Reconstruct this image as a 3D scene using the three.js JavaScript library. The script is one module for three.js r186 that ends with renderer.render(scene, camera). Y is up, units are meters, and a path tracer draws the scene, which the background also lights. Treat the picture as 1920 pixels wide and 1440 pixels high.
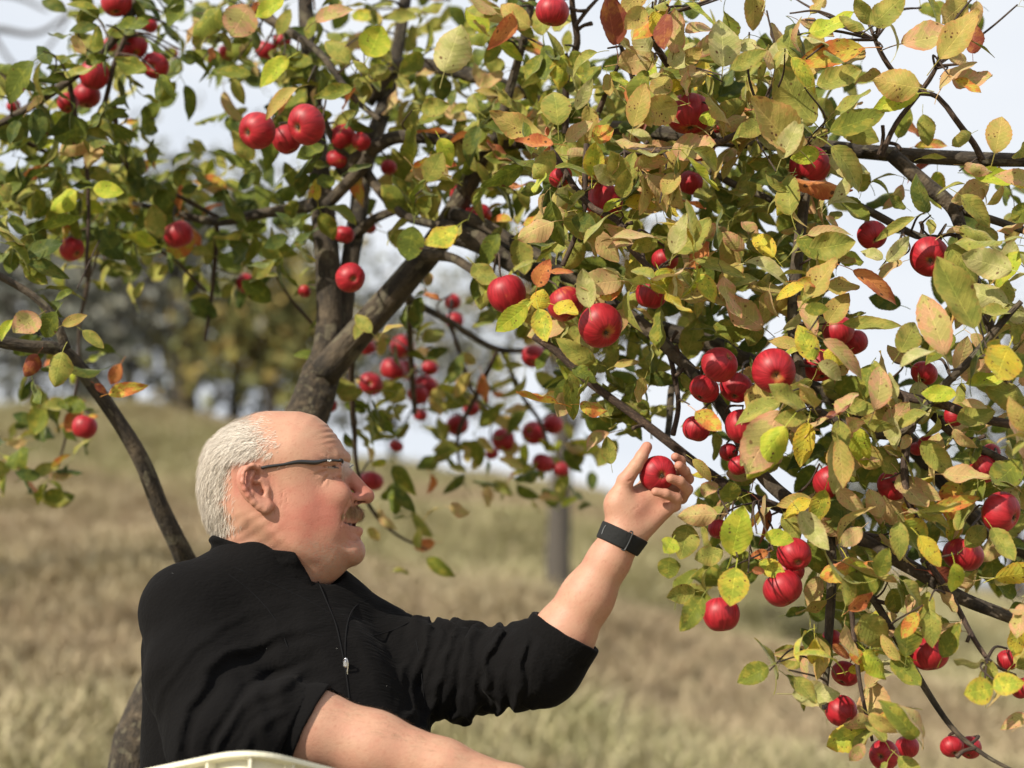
import * as THREE from 'three';
import { mergeGeometries } from 'three/addons/utils/BufferGeometryUtils.js';

// ---------- camera, sky, sun, exposure ----------
const scene = new THREE.Scene();
const EYE = new THREE.Vector3(0, 1.45, 0), PITCH = 6.8 * Math.PI / 180, FOV = 26;
const camera = new THREE.PerspectiveCamera(FOV, 4 / 3, 0.05, 2000);
camera.position.copy(EYE); camera.rotation.set(PITCH, 0, 0);
camera.focus = 2.46; camera.userData.fStop = 2.4;
scene.add(camera);
const renderer = new THREE.WebGLRenderer({ antialias: true });
renderer.toneMapping = THREE.LinearToneMapping;
renderer.toneMappingExposure = 1.28;
renderer.shadowMap.enabled = true;

const SUN = new THREE.Vector3(-0.70, 0.74, 0.56).normalize();
const sun = new THREE.DirectionalLight(new THREE.Color().setRGB(1, 0.92, 0.77), 5.0);
sun.position.copy(SUN).multiplyScalar(30); sun.target.position.set(0, 1.4, -2.5);
sun.castShadow = true; sun.shadow.mapSize.set(4096, 4096); sun.shadow.radius = 1.2;
Object.assign(sun.shadow.camera, { left: -14, right: 14, top: 14, bottom: -14, near: 1, far: 90 });
scene.add(sun, sun.target);

// ---------- noise ----------
let seedState = 12345;
function rnd() { seedState = (seedState * 1664525 + 1013904223) >>> 0; return seedState / 4294967296; }
function reseed(s) { seedState = s >>> 0; for (let i = 0; i < 5; i++) rnd(); }
const rr = (a, b) => a + (b - a) * rnd();
function hash3(x, y, z) {
  let h = (x * 374761393 + y * 668265263 + z * 2147483647) | 0;
  h = Math.imul(h ^ (h >>> 13), 1274126177); h ^= h >>> 16;
  return ((h >>> 0) & 0xffff) / 65535;
}
function vnoise(x, y, z = 0) {
  const xi = Math.floor(x), yi = Math.floor(y), zi = Math.floor(z);
  let u = x - xi, v = y - yi, w = z - zi;
  u = u * u * (3 - 2 * u); v = v * v * (3 - 2 * v); w = w * w * (3 - 2 * w);
  const l = (a, b, t) => a + (b - a) * t;
  return l(l(l(hash3(xi, yi, zi), hash3(xi + 1, yi, zi), u), l(hash3(xi, yi + 1, zi), hash3(xi + 1, yi + 1, zi), u), v),
    l(l(hash3(xi, yi, zi + 1), hash3(xi + 1, yi, zi + 1), u), l(hash3(xi, yi + 1, zi + 1), hash3(xi + 1, yi + 1, zi + 1), u), v), w);
}
function fbm(x, y, z = 0, o = 4) { let s = 0, a = 0.5, n = 0; for (let i = 0; i < o; i++) { s += a * vnoise(x, y, z); n += a; x *= 2.03; y *= 2.03; z *= 2.03; a *= 0.5; } return s / n; }
const clamp = (x, a = 0, b = 1) => Math.min(b, Math.max(a, x));
const sstep = (a, b, x) => { const t = clamp((x - a) / (b - a)); return t * t * (3 - 2 * t); };
const lerp = (a, b, t) => a + (b - a) * t;
const s2l = (c) => { c /= 255; return c <= 0.04045 ? c / 12.92 : Math.pow((c + 0.055) / 1.055, 2.4); };
const lin = (r, g, b) => [s2l(r), s2l(g), s2l(b)];

// survey grid: the place was measured on a 1920 x 1440 sighting grid; a sight (px, py) and a distance d in metres give a point
const FPX = 720 / Math.tan(FOV * Math.PI / 360), CP = Math.cos(PITCH), SP = Math.sin(PITCH);
function W(px, py, d) {
  const u = (px - 960) / FPX, v = (720 - py) / FPX, k = CP - v * SP;
  return new THREE.Vector3(u / k * d, EYE.y + (v * CP + SP) / k * d, -d);
}
const M = (px, d) => px * d / FPX;           // a width in grid units at distance d, in metres

// ---------- sky: bright thin cloud over pale blue ----------
{
  const w = 1024, h = 512, data = new Float32Array(w * h * 4);
  for (let j = 0; j < h; j++) for (let i = 0; i < w; i++) {
    const el = ((j + 0.5) / h - 0.5) * Math.PI, az = (i + 0.5) / w * Math.PI * 2;
    const x = Math.cos(el) * Math.cos(az), z = Math.cos(el) * Math.sin(az), y = Math.sin(el);
    const yy = Math.max(0.06, Math.abs(y) + 0.10);
    const c1 = fbm(x / yy * 1.1 + 7, z / yy * 1.1 + 3, 1.7, 6), c2 = fbm(x * 3 + 2, y * 7, z * 3, 5);
    let cl = sstep(0.36, 0.72, c1 * 0.6 + c2 * 0.4);
    const up = clamp(y);
    const blue = [lerp(0.78, 0.56, Math.pow(up, 0.6)), lerp(0.84, 0.66, Math.pow(up, 0.6)), lerp(0.92, 0.80, Math.pow(up, 0.6))];
    const white = [0.95, 0.97, 1.0];
    const o = (j * w + i) * 4;
    for (let c = 0; c < 3; c++) data[o + c] = y < -0.02 ? [0.16, 0.145, 0.10][c] : lerp(blue[c], white[c], 0.35 + 0.6 * cl) * 0.79;
    data[o + 3] = 1;
  }
  const t = new THREE.DataTexture(data, w, h, THREE.RGBAFormat, THREE.FloatType);
  t.mapping = THREE.EquirectangularReflectionMapping; t.magFilter = THREE.LinearFilter; t.minFilter = THREE.LinearFilter; t.needsUpdate = true;
  scene.background = t; scene.environment = t; scene.environmentIntensity = 1; scene.backgroundIntensity = 1;
}

// ---------- helpers ----------
const usedNames = {};
function numbered(n) { const k = usedNames[n] = (usedNames[n] ?? -1) + 1; return k ? n + '_' + String(k).padStart(3, '0') : n; }
function tag(o, label, category, group, kind) { o.userData.label = label; o.userData.category = category; if (group) o.userData.group = group; if (kind) o.userData.kind = kind; return o; }
function shade(o) { o.traverse((m) => { if (m.isMesh) { m.castShadow = true; m.receiveShadow = true; } }); return o; }
function mesh(name, geo, mat, parent) { const m = new THREE.Mesh(geo, mat); m.name = parent === scene ? numbered(name) : name; m.castShadow = m.receiveShadow = true; parent.add(m); return m; }
function group(name, pos) { const g = new THREE.Group(); g.name = numbered(name); if (pos) g.position.copy(pos); scene.add(g); return g; }
function dataTex(w, h, fn, srgb = true, rep = true) {
  const d = new Uint8Array(w * h * 4);
  for (let j = 0; j < h; j++) for (let i = 0; i < w; i++) { const c = fn(i / w, j / h), o = (j * w + i) * 4; for (let k = 0; k < 3; k++) d[o + k] = clamp(Math.round(Array.isArray(c) ? c[k] : c * 255), 0, 255); d[o + 3] = 255; }
  const t = new THREE.DataTexture(d, w, h, THREE.RGBAFormat, THREE.UnsignedByteType);
  t.magFilter = THREE.LinearFilter; t.minFilter = THREE.LinearMipmapLinearFilter; t.generateMipmaps = true;
  if (srgb) t.colorSpace = THREE.SRGBColorSpace; if (rep) t.wrapS = t.wrapT = THREE.RepeatWrapping; t.needsUpdate = true; return t;
}
// periodic noise for tiling textures
function pn(u, v, f, s = 0) { const g = (i, j) => hash3(((i % f) + f) % f, ((j % f) + f) % f, s); const x = u * f, y = v * f, xi = Math.floor(x), yi = Math.floor(y); let a = x - xi, b = y - yi; a = a * a * (3 - 2 * a); b = b * b * (3 - 2 * b); return lerp(lerp(g(xi, yi), g(xi + 1, yi), a), lerp(g(xi, yi + 1), g(xi + 1, yi + 1), a), b); }
function pfbm(u, v, f, s = 0, o = 4) { let t = 0, a = 0.5, n = 0; for (let i = 0; i < o; i++) { t += a * pn(u, v, f << i, s + i); n += a; a *= 0.5; } return t / n; }

// tube with changing radius; pts: [Vector3, radius], uv in metres
function tube(pts, sides = 8, step = 0.02, rough = 0, caps = true, seed = 1) {
  const curve = new THREE.CatmullRomCurve3(pts.map((p) => p[0]), false, 'centripetal');
  const L = curve.getLength(), n = Math.max(2, Math.min(160, Math.round(L / step)));
  const pos = [], uv = [], idx = [];
  let N = new THREE.Vector3(0.3, 0.2, 1), prev = null;
  const m = pts.length - 1;
  for (let i = 0; i <= n; i++) {
    const t = i / n, c = curve.getPoint(t), T = curve.getTangent(t).normalize();
    const f = t * m, k = Math.min(m - 1, Math.floor(f)), r = lerp(pts[k][1], pts[k + 1][1], f - k);
    N.sub(T.clone().multiplyScalar(N.dot(T))); if (N.lengthSq() < 1e-6) N.set(0, 1, 0.1).sub(T.clone().multiplyScalar(T.y)); N.normalize();
    const B = T.clone().cross(N);
    for (let s = 0; s <= sides; s++) {
      const a = s / sides * Math.PI * 2, ca = Math.cos(a), sa = Math.sin(a);
      const q = rough ? 1 + rough * ((fbm(ca * 1.6 + seed, sa * 1.6, t * L * 22 + seed, 3) - 0.5) * 1.4 + (fbm(ca + seed * 3, sa, t * L * 6, 2) - 0.5)) : 1;
      pos.push(c.x + (N.x * ca + B.x * sa) * r * q, c.y + (N.y * ca + B.y * sa) * r * q, c.z + (N.z * ca + B.z * sa) * r * q);
      uv.push(s / sides * Math.max(0.05, Math.round(2 * Math.PI * pts[0][1] * 20) / 20), t * L);
    }
  }
  const w = sides + 1;
  for (let i = 0; i < n; i++) for (let s = 0; s < sides; s++) { const a = i * w + s; idx.push(a, a + 1, a + w, a + 1, a + w + 1, a + w); }
  if (caps) for (const i of [0, n]) {
    const c = curve.getPoint(i / n), k = pos.length / 3; pos.push(c.x, c.y, c.z); uv.push(0, i / n * L);
    for (let s = 0; s < sides; s++) { const a = i * w + s; i ? idx.push(a, a + 1, k) : idx.push(a + 1, a, k); }
  }
  const g = new THREE.BufferGeometry(); g.setAttribute('position', new THREE.Float32BufferAttribute(pos, 3)); g.setAttribute('uv', new THREE.Float32BufferAttribute(uv, 2)); g.setIndex(idx);
  // weld seam normals
  g.computeVertexNormals(); const nn = g.attributes.normal;
  for (let i = 0; i <= n; i++) { const a = i * w, b = a + sides; const v = new THREE.Vector3(nn.getX(a) + nn.getX(b), nn.getY(a) + nn.getY(b), nn.getZ(a) + nn.getZ(b)).normalize(); nn.setXYZ(a, v.x, v.y, v.z); nn.setXYZ(b, v.x, v.y, v.z); }
  return g;
}
// meshes the zero set of f over a box (surface nets), snapped to the surface, uv in metres
function polygonise(f, lo, hi, cell, colour, uvScale = 1) {
  const nx = Math.ceil((hi.x - lo.x) / cell) + 1, ny = Math.ceil((hi.y - lo.y) / cell) + 1, nz = Math.ceil((hi.z - lo.z) / cell) + 1;
  const val = new Float32Array(nx * ny * nz).fill(1), Bk = 4, at = (i, j, k) => (k * ny + j) * nx + i;
  const reach = cell * Bk * 0.9 * 1.6;
  for (let k = 0; k < nz; k += Bk) for (let j = 0; j < ny; j += Bk) for (let i = 0; i < nx; i += Bk) {
    const c = f(lo.x + (i + 1.5) * cell, lo.y + (j + 1.5) * cell, lo.z + (k + 1.5) * cell), far = Math.abs(c) > reach;
    for (let c3 = k; c3 < Math.min(k + Bk, nz); c3++) for (let b = j; b < Math.min(j + Bk, ny); b++) for (let a = i; a < Math.min(i + Bk, nx); a++)
      val[at(a, b, c3)] = far ? c : f(lo.x + a * cell, lo.y + b * cell, lo.z + c3 * cell);
  }
  const ids = new Int32Array(nx * ny * nz).fill(-1), pos = [], idx = [];
  for (let k = 0; k < nz - 1; k++) for (let j = 0; j < ny - 1; j++) for (let i = 0; i < nx - 1; i++) {
    let m = 0, sx = 0, sy = 0, sz = 0, n = 0; const v = [];
    for (let c = 0; c < 8; c++) { v[c] = val[at(i + (c & 1), j + (c >> 1 & 1), k + (c >> 2))]; if (v[c] < 0) m |= 1 << c; }
    if (m === 0 || m === 255) continue;
    for (let c = 0; c < 8; c++) for (const d of [1, 2, 4]) if (!(c & d)) {
      const e = c | d; if ((v[c] < 0) === (v[e] < 0)) continue;
      const t = v[c] / (v[c] - v[e]); n++;
      sx += (c & 1) + (d === 1 ? t : 0); sy += (c >> 1 & 1) + (d === 2 ? t : 0); sz += (c >> 2) + (d === 4 ? t : 0);
    }
    ids[at(i, j, k)] = pos.length / 3; pos.push(lo.x + (i + sx / n) * cell, lo.y + (j + sy / n) * cell, lo.z + (k + sz / n) * cell);
  }
  for (let k = 1; k < nz - 1; k++) for (let j = 1; j < ny - 1; j++) for (let i = 1; i < nx - 1; i++) {
    const a = val[at(i, j, k)] < 0;
    const quad = (b, p, q, r, s) => { if (a === b || p < 0 || q < 0 || r < 0 || s < 0) return; a ? idx.push(p, q, r, p, r, s) : idx.push(p, r, q, p, s, r); };
    quad(val[at(i + 1, j, k)] < 0, ids[at(i, j - 1, k - 1)], ids[at(i, j, k - 1)], ids[at(i, j, k)], ids[at(i, j - 1, k)]);
    quad(val[at(i, j + 1, k)] < 0, ids[at(i - 1, j, k - 1)], ids[at(i - 1, j, k)], ids[at(i, j, k)], ids[at(i, j, k - 1)]);
    quad(val[at(i, j, k + 1)] < 0, ids[at(i - 1, j - 1, k)], ids[at(i, j - 1, k)], ids[at(i, j, k)], ids[at(i - 1, j, k)]);
  }
  const e = cell * 0.35;
  for (let i = 0; i < pos.length; i += 3) for (let it = 0; it < 2; it++) {
    const x = pos[i], y = pos[i + 1], z = pos[i + 2], c = f(x, y, z);
    const gx = (f(x + e, y, z) - f(x - e, y, z)) / (2 * e), gy = (f(x, y + e, z) - f(x, y - e, z)) / (2 * e), gz = (f(x, y, z + e) - f(x, y, z - e)) / (2 * e), g2 = gx * gx + gy * gy + gz * gz;
    if (g2 < 0.02) break; const s = clamp(c / g2, -cell * 0.8 / Math.sqrt(g2), cell * 0.8 / Math.sqrt(g2)) * 0.9;
    pos[i] -= gx * s; pos[i + 1] -= gy * s; pos[i + 2] -= gz * s;
  }
  const g = new THREE.BufferGeometry(); g.setAttribute('position', new THREE.Float32BufferAttribute(pos, 3)); g.setIndex(idx); g.computeVertexNormals();
  const uv = new Float32Array(pos.length / 3 * 2), nn = g.attributes.normal;
  for (let i = 0; i < uv.length / 2; i++) { uv[2 * i] = (pos[3 * i] + pos[3 * i + 2] * 0.7) * uvScale; uv[2 * i + 1] = (pos[3 * i + 1] - pos[3 * i + 2] * 0.4) * uvScale; }
  g.setAttribute('uv', new THREE.BufferAttribute(uv, 2));
  if (colour) { const col = new Float32Array(pos.length); for (let i = 0; i < pos.length; i += 3) col.set(colour(pos[i], pos[i + 1], pos[i + 2], nn.getX(i / 3), nn.getY(i / 3), nn.getZ(i / 3)), i); g.setAttribute('color', new THREE.BufferAttribute(col, 3)); }
  return g;
}
// distances
const smin = (a, b, k) => { const h = Math.max(k - Math.abs(a - b), 0) / k; return Math.min(a, b) - h * h * k * 0.25; };
const smax = (a, b, k) => -smin(-a, -b, k);
function cone(a, b, ra, rb) { // tapered capsule
  const bx = b.x - a.x, by = b.y - a.y, bz = b.z - a.z, L2 = bx * bx + by * by + bz * bz;
  return (x, y, z) => { const px = x - a.x, py = y - a.y, pz = z - a.z, t = clamp((px * bx + py * by + pz * bz) / L2); const dx = px - bx * t, dy = py - by * t, dz = pz - bz * t; return Math.sqrt(dx * dx + dy * dy + dz * dz) - (ra + (rb - ra) * t); };
}
function ball(c, r) { return (x, y, z) => Math.hypot(x - c.x, y - c.y, z - c.z) - r; }
function oval(c, rx, ry, rz, ang = 0, yaw = 0) { // ellipsoid turned in the sight plane, then about the vertical
  const ca = Math.cos(ang), sa = Math.sin(ang), cy = Math.cos(yaw), sy = Math.sin(yaw), k = Math.min(rx, ry, rz);
  return (x, y, z) => { let X = x - c.x, Y = y - c.y, Z = z - c.z; const X1 = X * cy - Z * sy, Z1 = X * sy + Z * cy; const X2 = X1 * ca + Y * sa, Y2 = -X1 * sa + Y * ca; const q = Math.hypot(X2 / rx, Y2 / ry, Z1 / rz), g = Math.hypot(X2 / rx / rx, Y2 / ry / ry, Z1 / rz / rz); return g < 1e-9 ? -k : q * (q - 1) / g; };
}

// ---------- terrain: dry hillside falling to the right ----------
function ridge(x) { return x < -8 ? 4.15 + 0.35 * (1 - Math.exp((x + 8) / 12)) : x < -4.5 ? lerp(4.15, 3.85, (x + 8) / 3.5) : x < 8 ? lerp(3.85, 0.9, (x + 4.5) / 12.5) + 0.28 * Math.exp(-((x - 1) * (x - 1)) / 6) : 0.9 - 1.6 * (1 - Math.exp(-(x - 8) / 12)); }
const RIDGE = 26;
function groundY(x, z) {
  const d = -z, H = ridge(d > 4 ? x * RIDGE / Math.max(d, 9) * 0.6 + x * 0.4 : x);
  let h;
  if (d < 2.5) h = -0.10 * (2.5 - d) * sstep(2.5, -6, d) * 0.6;
  else if (d < RIDGE) { const s = (d - 2.5) / (RIDGE - 2.5); h = H * (s - 0.12 * s * (1 - s)) * sstep(2.2, 5, d); }
  else { const s = d - RIDGE; h = H - 0.012 * s * s / (1 + s * 0.06) * 0.8 - 0.02 * s; }
  h = Math.max(h, -14 - 0.004 * Math.abs(d));
  const bump = (fbm(x * 0.35 + 4, z * 0.35, 2, 3) - 0.5) * 0.5 * sstep(4, 9, d) * (d < 60 ? 1 : 0.4) + (fbm(x * 1.7, z * 1.7, 5, 3) - 0.5) * 0.12;
  const flat = sstep(0.5, 1.6, Math.hypot(x + 0.6, z + 2.5));
  return h + bump * flat;
}
const earthMap = dataTex(512, 512, (u, v) => {
  const a = pfbm(u, v, 6, 3, 5), b = pfbm(u, v, 60, 9, 3), c = pfbm(u, v, 3, 20, 3);
  const t = clamp(a * 0.8 + b * 0.5 - 0.25), g = sstep(0.5, 0.7, c) * 0.35;
  return [lerp(lerp(112, 172, t), 122, g), lerp(lerp(98, 154, t), 122, g), lerp(lerp(66, 108, t), 72, g)];
});
{
  const xs = [], zs = [];
  for (let i = -60; i <= 60; i++) xs.push(Math.sign(i) * (Math.abs(i) * 0.35 + Math.pow(Math.abs(i) / 60, 4) * 580));
  for (let i = 0; i <= 150; i++) { const t = i / 150; zs.push(t < 0.2 ? lerp(60, 4, Math.sqrt(t / 0.2)) : t < 0.85 ? lerp(4, -44, (t - 0.2) / 0.65) : -44 - Math.pow((t - 0.85) / 0.15, 3) * 560); }
  const pos = [], uv = [], idx = [], nx = xs.length;
  for (const z of zs) for (const x of xs) { pos.push(x, groundY(x, z), z); uv.push(x / 3.1, z / 3.1); }
  for (let j = 0; j < zs.length - 1; j++) for (let i = 0; i < nx - 1; i++) { const a = j * nx + i; idx.push(a, a + 1, a + nx, a + 1, a + nx + 1, a + nx); }
  const g = new THREE.BufferGeometry(); g.setAttribute('position', new THREE.Float32BufferAttribute(pos, 3)); g.setAttribute('uv', new THREE.Float32BufferAttribute(uv, 2)); g.setIndex(idx); g.computeVertexNormals();
  const m = mesh('hillside', g, new THREE.MeshStandardMaterial({ map: earthMap, roughness: 1 }), scene);
  m.userData.kind = 'structure'; m.userData.label = 'dry grassy hillside sloping down to the right'; m.userData.category = 'hillside';
}
// dry grass: tufts of blades
{
  reseed(77);
  const pos = [], nor = [], idx = [];
  for (let b = 0; b < 14; b++) {
    const a = rr(0, 6.283), r = rr(0, 0.07), h = rr(0.07, 0.24), lean = rr(0.04, 0.2), la = rr(0, 6.283), w = rr(0.003, 0.007);
    const bx = Math.cos(a) * r, bz = Math.sin(a) * r, wx = Math.cos(la + 1.57) * w, wz = Math.sin(la + 1.57) * w, k = pos.length / 3;
    for (const [t, s] of [[0, 1], [0.55, 0.8], [1, 0.1]]) { const o = lean * t * t, cx = bx + Math.cos(la) * o, cz = bz + Math.sin(la) * o, y = h * (t - 0.18 * t * t); pos.push(cx - wx * s, y, cz - wz * s, cx + wx * s, y, cz + wz * s); }
    idx.push(k, k + 1, k + 2, k + 1, k + 3, k + 2, k + 2, k + 3, k + 4, k + 3, k + 5, k + 4);
  }
  const g = new THREE.BufferGeometry(); g.setAttribute('position', new THREE.Float32BufferAttribute(pos, 3)); g.setIndex(idx); g.computeVertexNormals();
  const N = 105000, im = new THREE.InstancedMesh(g, new THREE.MeshStandardMaterial({ color: 0xffffff, roughness: 0.95, side: THREE.DoubleSide }), N);
  const o = new THREE.Object3D(), c = new THREE.Color(); let n = 0;
  while (n < N) {
    const d = n < 15000 ? rr(0.8, 7) : lerp(5, 30, Math.pow(rnd(), 0.8)), x = (rnd() < 0.55 ? rr(-1, 1) * (d * 0.36 + 1.2) : rr(-1, 1) * (d * 0.85 + 4)), z = -d;
    if (Math.hypot(x + 0.55, z + 2.5) < 0.42) continue;
    const pt = fbm(x * 0.7 + 30, z * 0.45, 1, 3), p2 = fbm(x * 0.25, z * 0.25 + 9, 4, 2);
    if (rnd() > 0.35 + pt * 1.1) { if (rnd() < 0.6) continue; }
    o.position.set(x, groundY(x, z) - 0.01, z); o.rotation.set(rr(-0.15, 0.15), rr(0, 6.28), rr(-0.15, 0.15));
    const s = (0.5 + pt * 1.1) * rr(0.7, 1.25) * (d < 5 ? 0.8 : 1); o.scale.set(s * 1.15, s, s * 1.15); o.updateMatrix(); im.setMatrixAt(n, o.matrix);
    const v = rr(0.86, 1.08), green = rnd() < 0.08 + 0.75 * sstep(0.48, 0.62, p2) ? rr(0.2, 0.8) : 0, brown = sstep(0.54, 0.36, p2 * 0.6 + pt * 0.4) * rr(0.2, 1);
    let C = [0.46, 0.39, 0.24]; C = C.map((q, i) => lerp(q, [0.30, 0.30, 0.13][i], green)); C = C.map((q, i) => lerp(q, [0.34, 0.25, 0.16][i], brown));
    c.setRGB(C[0] * v, C[1] * v, C[2] * v); im.setColorAt(n, c); n++;
  }
  im.name = numbered('dry_grass'); im.castShadow = im.receiveShadow = true; tag(im, 'dry straw coloured grass covering the hillside', 'grass', null, 'stuff'); scene.add(im);
}
// ---------- trees on the ridge ----------
const farBark = new THREE.MeshStandardMaterial({ color: new THREE.Color().setRGB(0.075, 0.065, 0.055), roughness: 1 });
function farTree(name, label, px, base, d, h, rx, ry, opt) {
  const p = W(px, 700, d), x = p.x, y0 = groundY(x, -d), g = group(name, new THREE.Vector3(x, y0, -d));
  reseed(opt.seed);
  const lean = opt.lean ?? 0, top = new THREE.Vector3(lean, h * 0.8, 0), tr = opt.trunk ?? 0.16;
  mesh('trunk', tube([[new THREE.Vector3(0, -0.2, 0), tr * 1.25], [new THREE.Vector3(lean * 0.2, h * 0.3, 0), tr], [new THREE.Vector3(lean * 0.6, h * 0.55, 0.1), tr * 0.7], [top, tr * 0.2]], 8, 0.2, 0.3, false), farBark, g);
  const cy = h * (opt.cy ?? 0.62), ends = [];
  for (let i = 0; i < (opt.limbs ?? 12); i++) {
    const t = rr(0.28, 0.75), a = rr(0, 6.283), b = new THREE.Vector3(lean * t, h * t, 0), L = rr(0.5, 0.95);
    const e = new THREE.Vector3(lean + Math.cos(a) * rx * L, cy + ry * rr(-0.5, 0.9) * (1.05 - L * 0.4), Math.sin(a) * rx * L * 0.8);
    const mid = b.clone().lerp(e, 0.5).add(new THREE.Vector3(0, 0.15 * rx, 0));
    mesh('limb', tube([[b, tr * 0.42], [mid, tr * 0.26], [e, tr * 0.08]], 5, 0.3, 0, false), farBark, g); ends.push(mid, e, e);
  }
  const n = opt.leaves ?? 2600, s = opt.size ?? 0.16, q = new THREE.BufferGeometry();
  q.setAttribute('position', new THREE.Float32BufferAttribute([0, 0, 0, 0.32, 0.5, 0.06, 0, 1, 0, -0.32, 0.5, 0.06], 3)); q.setIndex([0, 1, 2, 0, 2, 3]); q.computeVertexNormals();
  const im = new THREE.InstancedMesh(q, new THREE.MeshStandardMaterial({ color: 0xffffff, roughness: 0.9, side: THREE.DoubleSide }), n), o = new THREE.Object3D(), c = new THREE.Color();
  for (let i = 0; i < n; i++) {
    const e = ends[Math.floor(rnd() * ends.length)], u = rr(-1, 1) + rr(-1, 1) + rr(-1, 1), v = rr(-1, 1) + rr(-1, 1) + rr(-1, 1), w = rr(-1, 1) + rr(-1, 1) + rr(-1, 1), k = opt.spread ?? 0.16;
    o.position.set(e.x + u * rx * k, e.y + v * ry * k, e.z + w * rx * k); o.rotation.set(rr(0, 6.28), rr(0, 6.28), rr(0, 6.28)); o.scale.setScalar(s * rr(0.6, 1.3)); o.updateMatrix(); im.setMatrixAt(i, o.matrix);
    const C = opt.cols[Math.floor(rnd() * opt.cols.length)], b = rr(0.75, 1.2); c.setRGB(C[0] * b, C[1] * b, C[2] * b); im.setColorAt(i, c);
  }
  im.name = 'crown'; im.userData.kind = 'stuff'; im.castShadow = im.receiveShadow = true; g.add(im);
  return tag(g, label, 'tree', opt.group);
}
const GREY = [[0.16, 0.17, 0.15], [0.22, 0.225, 0.205], [0.115, 0.125, 0.105], [0.2, 0.195, 0.155]];
const OLV = [[0.16, 0.16, 0.05], [0.22, 0.19, 0.05], [0.11, 0.12, 0.04], [0.27, 0.20, 0.06]];
const RG = 'trees standing along the ridge';
for (const [px, d, h, rx, ry, lab, seed, n] of [
  [-40, 33, 6.0, 2.3, 2.6, 'blurred grey tree cut by the left edge', 5, 5200], [60, 29, 5.0, 1.7, 2.1, 'blurred grey green tree nearest the left edge that shows whole', 6, 4200], [150, 32, 6.2, 2.0, 2.6, 'blurred grey tree with many sky gaps behind the bent grey limb', 15, 3600],
  [245, 30, 4.6, 1.7, 1.9, 'lower blurred grey green tree right of the bent grey limb', 16, 4200], [345, 28, 6.4, 2.2, 2.7, 'tallest blurred dark tree with a thick trunk, left of the leaning apple trunk', 7, 7000], [440, 31, 5.4, 1.9, 2.3, 'blurred dark tree between the thick trunked one and the olive bush', 17, 4800]])
  farTree('ridge_tree', lab, px, 0, d, h, rx, ry, { seed, cols: GREY, leaves: Math.round(n * 0.3), size: 0.24, trunk: seed === 7 ? 0.22 : 0.11, group: RG, cy: 0.42, spread: 0.22, limbs: 18 });
farTree('ridge_tree', 'yellowish olive bushy tree on the ridge just left of the leaning trunk', 510, 0, 26.5, 3.9, 1.5, 1.7, { seed: 8, cols: OLV, leaves: 2400, size: 0.22, trunk: 0.08, group: RG, cy: 0.42, spread: 0.22, limbs: 16 });
farTree('ridge_tree', 'low blurred olive tree right of the leaning trunk, behind hanging apples', 740, 0, 29, 4.6, 1.9, 2.0, { seed: 9, cols: OLV.concat(GREY), leaves: 3400, size: 0.18, trunk: 0.08, group: RG, cy: 0.5, spread: 0.22 });
farTree('hillside_tree', 'single dark trunked tree with brownish crown on slope behind raised arm', 1045, 0, 13, 3.3, 1.0, 0.75, { seed: 10, cols: [[0.14, 0.11, 0.05], [0.10, 0.10, 0.05], [0.2, 0.14, 0.06]], leaves: 900, size: 0.12, trunk: 0.085, lean: 0.12, cy: 0.8, limbs: 9 });
farTree('ridge_tree', 'bare grey tree far right on the slope, behind the drooping branches', 1890, 0, 30, 6.6, 2.0, 2.2, { seed: 11, cols: GREY, leaves: 900, size: 0.16, trunk: 0.16, group: RG, cy: 0.62, limbs: 18 });
farTree('ridge_tree', 'low dark tree on right skyline between hanging branches', 1690, 0, 31, 3.2, 1.8, 1.3, { seed: 12, cols: GREY, leaves: 2200, size: 0.18, trunk: 0.1, group: RG, cy: 0.55 });
{ // a taller tree beyond the left edge of the picture; its bare limbs cross the upper left sky
  const x0 = W(-760, 700, 9).x, y0 = groundY(x0, -9), g = group('bare_tree', new THREE.Vector3(x0, y0, -9)); tag(g, 'blurred bare grey tree limbs crossing the sky at the upper left', 'tree');
  const P = (px, py, d = 9) => W(px, py, d).sub(g.position), V3 = (x, y, z) => new THREE.Vector3(x, y, z);
  mesh('trunk', tube([[V3(0, -0.2, 0), 0.13], [V3(0.05, 1.2, 0), 0.10], [P(-720, 420), 0.085], [P(-680, 150), 0.06], [P(-640, -260), 0.03]], 12, 0.1, 0.2), farBark, g);
  for (const L of [[[-712, 380, 0.05], [-380, 130, 0.036], [-20, 55, 0.02], [70, 62, 0.014], [140, 18, 0.009]], [[-20, 55, 0.012], [40, 130, 0.010], [90, 90, 0.009], [150, -10, 0.006]], [[-690, 230, 0.04], [-300, 30, 0.026], [10, -10, 0.014], [90, 20, 0.008]]]) mesh('limb', tube(L.map(([x, y, r]) => [P(x, y), r]), 7, 0.05, 0.1), farBark, g);
}

// ---------- the apple tree ----------
const barkMap = dataTex(512, 512, (u, v) => {
  const a = pfbm(u, v, 8, 1, 5), b = pn(u, v, 96, 7), c = pfbm((u * 3) % 1, v, 12, 40, 3), l = sstep(0.63, 0.70, pfbm(u, v, 12, 90, 4));
  const t = clamp(a * 1.1 - 0.1 + (b - 0.5) * 0.25 - sstep(0.55, 0.75, c) * 0.25);
  const base = [lerp(32, 100, t), lerp(27, 87, t), lerp(22, 70, t)], lich = [128, 124, 100];
  return base.map((x, i) => lerp(x, lich[i], l * 0.38));
});
const barkBump = dataTex(512, 512, (u, v) => clamp(pfbm(u, v, 14, 3, 5) * 0.8 + pn(u, v, 80, 6) * 0.3 - sstep(0.5, 0.75, pfbm((u * 4) % 1, v, 10, 41, 3)) * 0.35), false);
for (const t of [barkMap, barkBump]) t.repeat.set(4, 4);
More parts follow.
